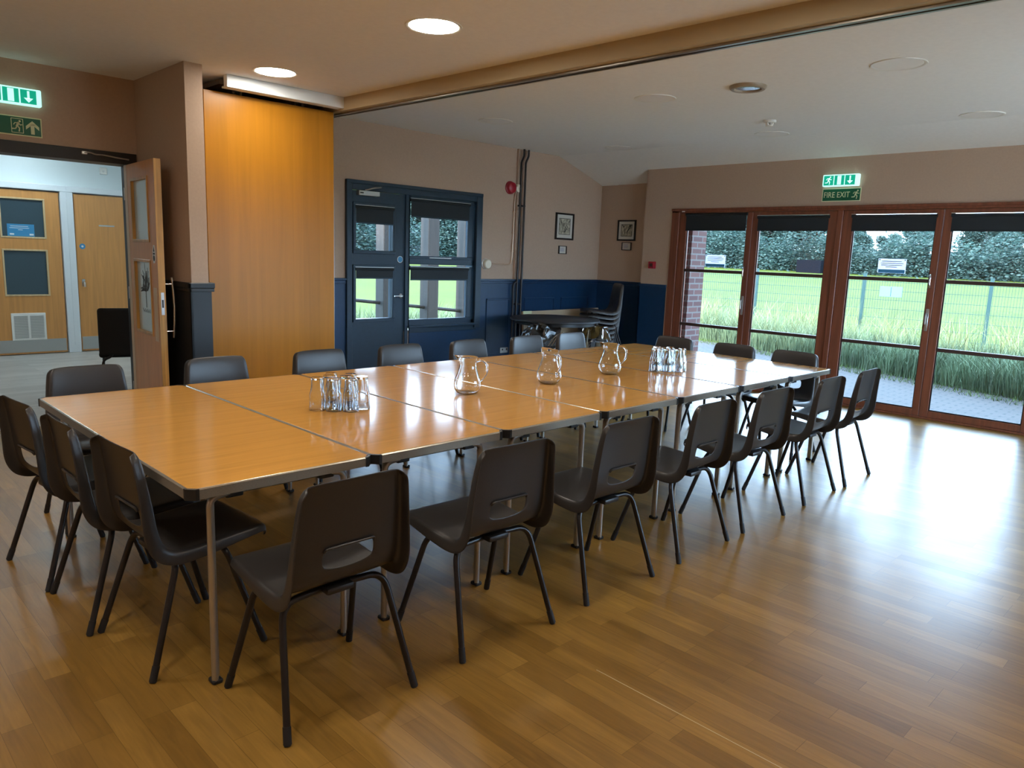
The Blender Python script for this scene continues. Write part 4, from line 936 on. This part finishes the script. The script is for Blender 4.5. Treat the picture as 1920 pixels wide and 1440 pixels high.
def crumple(bm, amp, seed, freq=9.0):
    from mathutils import noise
    for v in bm.verts:
        n = noise.noise_vector(v.co * freq + Vector((seed, 0, 0))); n2 = noise.noise_vector(v.co * freq * 2.7 + Vector((0, seed, 0)))
        v.co += n * amp + n2 * amp * 0.5
b = NB(); bmesh.ops.create_icosphere(b, subdivisions=4, radius=1.0, matrix=Matrix.Translation((0, 0, 0.15)) @ Matrix.Diagonal((0.27, 0.17, 0.14, 1))); crumple(b, 0.06, 3)
t = thing('bin_liner', 'crumpled dark plastic bag on the pale box under round table', 'bag', (5.40, 3.56, 0.425)); obj('bag', b, M['bag'], t, True)
b = NB()
for k in range(3): tube(b, smooth_path([(-0.10 + 0.06 * k, -0.19, 0.06), (-0.04 + 0.06 * k, -0.23, 0.17 + 0.02 * k), (0.08 + 0.03 * k, -0.22, 0.20), (0.16, -0.18, 0.10 + 0.02 * k)], 0.05), 0.006, 6)
obj('strap', b, M['brasscord'], t, True)
t = thing('storage_box', 'pale grey plastic box on the floor under the round table', 'box', (5.34, 3.56, 0))
b = NB(); box(b, -0.24, 0.24, -0.17, 0.17, 0.0, 0.38, 0.02, 2); obj('tub', b, M['greybox'], t, True); b = NB(); box(b, -0.25, 0.25, -0.18, 0.18, 0.38, 0.41, 0.008, 2); obj('lid', b, M['greybox'], t, True)
t = thing('wrapped_stool', 'chrome legged stool wrapped in clear polythene under round table edge', 'stool', (6.16, 3.40, 0), math.radians(20))
for sx in (-1, 1):
    for sy in (-1, 1):
        b = NB(); tube(b, smooth_path([(0, sy * 0.10, 0.66), (sx * 0.10, sy * 0.12, 0.66), (sx * 0.19, sy * 0.19, 0.0)], 0.03), 0.010, 8); obj('leg', b, M['chrome'], t, True)
b = NB(); bmesh.ops.create_grid(b, x_segments=14, y_segments=14, size=0.17, matrix=Matrix.Translation((0, 0, 0.675)))
for v in b.verts:
    r_ = max(abs(v.co.x), abs(v.co.y)); v.co.z -= max(0, r_ - 0.09) * 2.2
crumple(b, 0.014, 8, 16); obj('polythene_cover', b, M['polythene'], t, True)

# ------------------------------------------------------------------ outside
struct('ground_patio', box(NB(), 7.45, 12.0, -6, 6.0, -0.12, -0.03), M['paver'])
b = NB()
gx = [-60, 7.6, 17.5, 30, 60, 110, 200]; gz = [-0.14, -0.14, -0.14, 0.05, 0.75, 2.05, 2.1]
# sloping sports field: rises gently towards the trees, in every direction away from the building
N_ = 40
def gh(x, y):
    d = max(0.0, math.hypot(max(0, x - 7), max(0, y - 6)) - 10); return -0.14 + min(1.65, 0.00022 * d * d + 0.007 * d) * (1.0 if x > 15 else 0.6)
XS = [7.52 + (i / 30.0) ** 2.2 * 190 for i in range(31)]; YS = [-90 + i * 6 for i in range(46)]
Gd = [[b.verts.new((x, y, gh(x, y))) for y in YS] for x in XS]
for i in range(30):
    for j in range(45): b.faces.new((Gd[i][j], Gd[i + 1][j], Gd[i + 1][j + 1], Gd[i][j + 1]))
YN2 = [4.70 + (i / 30.0) ** 2 * 175 for i in range(31)]; XN2 = [3.21, 7.52]
G2 = [[b.verts.new((x, y, gh(7.52, y))) for y in YN2] for x in XN2]
for j in range(30): b.faces.new((G2[0][j], G2[1][j], G2[1][j + 1], G2[0][j + 1]))
XW2 = [-70, 3.21]; YW2 = [9.22 + (i / 20.0) ** 2 * 170 for i in range(21)]
G3 = [[b.verts.new((x, y, gh(7.52, y))) for y in YW2] for x in XW2]
for j in range(20): b.faces.new((G3[0][j], G3[1][j], G3[1][j + 1], G3[0][j + 1]))
struct('ground_field', b, M['field'], smooth=True)
struct('ground_south_bounce', box(NB(), -30, 7.44, -40, -3.82, -0.3, -0.06), mat('pale_bounce_concrete', (0.55, 0.49, 0.42), 0.9))  # unseen pale slab, added to bounce neutral light up to the ceiling
# brick pier outside the left door jamb
struct('wall_outer_pier', box(NB(), 7.53, 7.87, 3.02, 3.42, -0.1, 2.97), M['brick'])
struct('wall_outer_brick', box(NB(), 7.70, 7.80, 3.42, 4.68, -0.1, 2.97), M['brick'])
# veranda posts seen through the blue door and window
for k, (x, l) in enumerate(((5.285, 'timber veranda post outside, seen through the blue door'), (6.065, 'timber veranda post outside, left one in the window'), (6.76, 'timber veranda post outside, right one in the window'))):
    tag(obj('veranda_post', box(NB(), x - 0.10, x + 0.10, 6.4, 6.6, -0.14, 2.9, 0.01, 1), M['post']), l, 'post', 'timber posts outside the window')
tag(obj('veranda_beam', box(NB(), 4.7, 8.0, 6.42, 6.58, 2.9, 3.06), M['post']), 'timber beam on top of the veranda posts', 'beam')
t = tag(obj('handrail', tube(NB(), [(4.75, 6.50, 0.80), (8.0, 6.50, 0.47)], 0.025, 10), M['post']), 'low sloping timber rail between the veranda posts', 'rail')

# fence: posts every 2.45 m along a slightly skewed line, one welded mesh panel between each pair
fa = Vector((16.05, 9.15)); fd = (Vector((17.0, 1.85)) - Vector((16.2, 6.7))).normalized()
fl = ['farther left of the ones in view', 'in the second glazed door', 'in the third glazed door', 'in the rightmost glazed door']
def fp(k): return fa + fd * (2.45 * k) 
ft = thing('mesh_fence', 'green welded mesh fence between patio grass and the playing field', 'fence', (0, 0, 0))
for k in range(-2, 7):
    p = fp(k); b = NB(); box(b, -0.035, 0.035, -0.035, 0.035, -0.16, 1.36, 0.004, 1)
    o = obj('fence_post', b, M['fence'], ft, loc=(p.x, p.y, 0)); o.rotation_euler = (0, 0, math.atan2(fd.y, fd.x))
    b = NB(); box(b, -0.038, 0.038, -0.038, 0.038, 1.36, 1.375); obj('post_cap', b, M['fence'], o)
    if k < 6:
        b = NB(); n = 46
        for i in range(n + 1): box(b, 2.45 * i / n - 0.003, 2.45 * i / n + 0.003, -0.003, 0.003, -0.1, 1.30)
        for z in (0.0, 0.2, 0.4, 0.6, 0.8, 1.0, 1.2, 1.29): box(b, 0, 2.45, -0.006, 0.006, z - 0.004, z + 0.004)
        m_ = obj('mesh_panel', b, M['fence'], ft, loc=(p.x, p.y, 0)); m_.rotation_euler = (0, 0, math.atan2(fd.y, fd.x))
t = thing('fence_notice', 'pale blue notice fixed on the mesh fence, third door', 'notice', (16.42, 3.58, 1.0), -PI / 2 + 0.16)
obj('board', box(NB(), -0.22, 0.22, -0.005, 0.0, -0.11, 0.11, 0.002, 1), mat('pale_blue_board', (0.07, 0.15, 0.18), 0.5), t); obj('divider', box(NB(), -0.006, 0.006, -0.007, -0.005, -0.10, 0.10), M['fence'], t)
tag(obj('storage_shed', box(NB(), 68.0, 70.0, 27.4, 29.7, 0.3, 2.1), M['shed']), 'low dark shed at the far side of the field', 'shed')

# long grass band between paving and fence, plus the short green verge
rnd = random.Random(11)
def edge_x(y): return 9.55 + (y + 0.0) * 0.42
def grass(name, n, f, hmin, hmax, w, m, label):
    b = NB()
    for i in range(n):
        x, y = f(); z = -0.10; h = rnd.uniform(hmin, hmax); a = rnd.uniform(0, 2 * PI); lean = rnd.uniform(0.05, 0.55) * h; dxl, dyl = math.cos(a) * lean, math.sin(a) * lean
        pa = rnd.uniform(0, PI); wx, wy = math.cos(pa) * w, math.sin(pa) * w
        p0 = (x - wx, y - wy, z); p1 = (x + wx, y + wy, z); q0 = (x - wx * .7 + dxl * .35, y - wy * .7 + dyl * .35, z + h * .6); q1 = (x + wx * .7 + dxl * .35, y + wy * .7 + dyl * .35, z + h * .6); tp_ = (x + dxl, y + dyl, z + h * (1 - 0.25 * lean / h))
        v = [b.verts.new(p) for p in (p0, p1, q1, q0, tp_)]; b.faces.new(v[:4]); b.faces.new((v[3], v[2], v[4]))
    return tag(obj(name, b, m), label, 'grass', kind='stuff')
def f1():
    y = rnd.uniform(-2.6, 9.0); d = abs(rnd.gauss(0, 1.0)); d = 0.35 + (d if d < 3.2 else rnd.uniform(0, 3)); return edge_x(y) + d * 1.0, y
grass('long_grass', 26000, f1, 0.22, 0.74, 0.006, M['blade'], 'tall rough grass between the paving and the mesh fence')
def f3():
    c = rnd.choice(clumps); return c[0] + rnd.gauss(0, 0.09), c[1] + rnd.gauss(0, 0.09)
clumps = [(edge_x(y) + rnd.uniform(0.6, 2.4), y) for y in [rnd.uniform(-2.2, 8.0) for _ in range(44)]]
grass('reed_grass', 2200, f3, 0.60, 1.15, 0.0045, M['reed'], 'taller reed-like blades standing out of the rough grass')
def f2():
    y = rnd.uniform(-2.6, 9.0); return edge_x(y) + rnd.uniform(-0.12, 0.55), y
grass('verge_grass', 9000, f2, 0.05, 0.14, 0.006, M['blade2'], 'short bright green grass edge along the paving')
b = NB(); box(b, 4.8, 11.5, 7.4, 11.0, -0.14, -0.139)
def f4(): return rnd.uniform(4.9, 13.0), 7.6 + abs(rnd.gauss(0, 1.3))
b.free(); grass('garden_grass', 7000, f4, 0.25, 0.65, 0.008, M['blade'], 'rough grass outside behind the veranda posts')

# trees
def crown_mesh(seed, n, R, H):
    r2 = random.Random(seed); b = NB(); blobs = []
    for k in range(20):
        a = r2.uniform(0, 2 * PI); rr = R * 0.62 * math.sqrt(r2.random()); zz = r2.uniform(0.16, 0.80) * H
        blobs.append((math.cos(a) * rr, math.sin(a) * rr, zz, R * r2.uniform(0.28, 0.46) * (1.15 - zz / H * 0.5)))
    for i in range(n):
        bl = blobs[i % len(blobs)]; a = r2.uniform(0, 2 * PI); c = r2.uniform(-1, 1); s = math.sqrt(1 - c * c); rad = bl[3] * (r2.random() ** 0.33)
        x = bl[0] + math.cos(a) * s * rad; y = bl[1] + math.sin(a) * s * rad; z = bl[2] + c * rad * 0.85
        w = 0.115 * r2.uniform(0.6, 1.3); q = Matrix.Rotation(r2.uniform(0, 2 * PI), 3, 'Z') @ Matrix.Rotation(r2.uniform(-1.2, 1.2), 3, 'X')
        v = [b.verts.new(Vector((x, y, z)) + q @ Vector(p)) for p in ((-w, 0, 0), (0, -w * .6, 0), (w, 0, 0), (0, w * .6, 0))]; b.faces.new(v)
    return b
def trunk_mesh(seed, H):
    r2 = random.Random(seed); b = NB(); tube(b, [(0, 0, -0.3), (0.05, 0, H * .25), (0.1, 0.1, H * .6), (0.05, 0.1, H * 0.8)], [0.32, 0.25, 0.14, 0.05], 8)
    for k in range(7):
        a = r2.uniform(0, 2 * PI); z0 = H * r2.uniform(0.2, 0.5); l = H * 0.3; tube(b, [(0.05, 0, z0), (math.cos(a) * l * .5, math.sin(a) * l * .5, z0 + l * .5), (math.cos(a) * l, math.sin(a) * l, z0 + l * .8)], [0.13, 0.08, 0.03], 6)
    return b
protos = []
for s, (R, H) in enumerate(((4.6, 8.5), (3.8, 7.0), (4.2, 9.5))):
    t = thing('tree', 'x', 'tree', (0, 0, 0), 0, 'trees along the edge of the playing field')
    obj('foliage', crown_mesh(s + 1, 42000, R, H), M['leaf'], t); obj('trunk', trunk_mesh(s + 1, H), M['bark'], t, True); protos.append(t)
rt_ = random.Random(4); usedp = set(); TL_ = []
for i in range(22):        # line beyond the field, seen through the glazed doors
    y = -8 + i * 3.6 + rt_.uniform(-0.8, 0.8); x = 78 + rt_.uniform(-3, 4) - max(0, y - 30) * 0.25
    TL_.append((x, y, rt_.uniform(0.80, 1.10)))
for i in range(12):        # line seen through the blue window
    x = 20 + i * 4.0; TL_.append((x, 62 + rt_.uniform(-3, 3) - max(0, x - 45) * 0.3, rt_.uniform(0.85, 1.2)))
for i, (x, y, s) in enumerate(TL_):
    k = (i * 7) % 3; far = i < 22
    lab = 'hazy green tree in the line beyond the field, seen through the glazed doors' if far else 'hazy green tree seen through the blue door and window panes'
    grp = 'trees beyond the field' if far else 'trees outside the blue window'
    if k not in usedp: usedp.add(k); t = protos[k]; t.location = (x, y, gh(x, y)); t['label'] = lab; t['group'] = grp
    else: t = dup(protos[k], (x, y, gh(x, y)), rt_.uniform(0, 6.2), lab, grp)
    if far and y < 32: s *= 0.80 + 0.12 * math.sin(y * 1.3)
    if far and 21 < y < 27: s *= 0.68          # the low gap where sky shows
    t.scale = (s, s, s)
# hedge of scrub under the trees
b = NB()
for i in range(170000):
    if i % 3: y = rnd.uniform(-12, 72); x = 72 + rnd.gauss(0, 1.2) - max(0, y - 30) * 0.25
    else: x = rnd.uniform(14, 70); y = 57 + rnd.gauss(0, 1.2) - max(0, x - 45) * 0.3
    z = gh(x, y) + rnd.random() ** 1.3 * (3.2 + 0.8 * math.sin(y * 0.7) + 0.8 * math.sin(x * 1.1)); w = 0.135 * rnd.uniform(0.6, 1.3); q = Matrix.Rotation(rnd.uniform(0, 6.28), 3, 'Z') @ Matrix.Rotation(rnd.uniform(-1.2, 1.2), 3, 'X')
    v = [b.verts.new(Vector((x, y, z)) + q @ Vector(p)) for p in ((-w, 0, 0), (0, -w * .6, 0), (w, 0, 0), (0, w * .6, 0))]; b.faces.new(v)
tag(obj('hedgerow', b, M['leaf']), 'low scrubby hedgerow at the foot of the far trees', 'hedge', kind='stuff')

# wooded bank that closes the view behind the trees
from mathutils import noise as _ns
def bank(name, pts, label):
    b = NB(); prev = None
    for (x, y, nx, ny) in pts:
        g = gh(x, y) - 0.2; h = 2.5 + 1.2 * _ns.noise(Vector((x * 0.13, y * 0.13, 0))) + 0.8 * _ns.noise(Vector((x * 0.6, y * 0.6, 3)))
        row = [b.verts.new((x + nx * o, y + ny * o, g + h * k + 0.4 * _ns.noise(Vector((x * 0.9, y * 0.9, o))))) for o, k in ((0, 0), (0.6, 0.45), (1.6, 0.8), (3.5, 1.0), (8, 0.9), (14, 0.0))]
        if prev:
            for i in range(5): b.faces.new((prev[i], prev[i + 1], row[i + 1], row[i]))
        prev = row
    return tag(obj(name, b, M['leaf'], None, True), label, 'hedge', kind='stuff')
bank('wooded_bank', [(80.0 - max(0, y - 30) * 0.25, y, 1, 0) for y in range(-40, 100, 1)], 'dense dark undergrowth behind the trees beyond the field')
bank('wooded_bank', [(x, 64.0 - max(0, x - 45) * 0.3, 0, 1) for x in range(5, 78, 1)], 'dense dark undergrowth behind the trees outside the blue window')
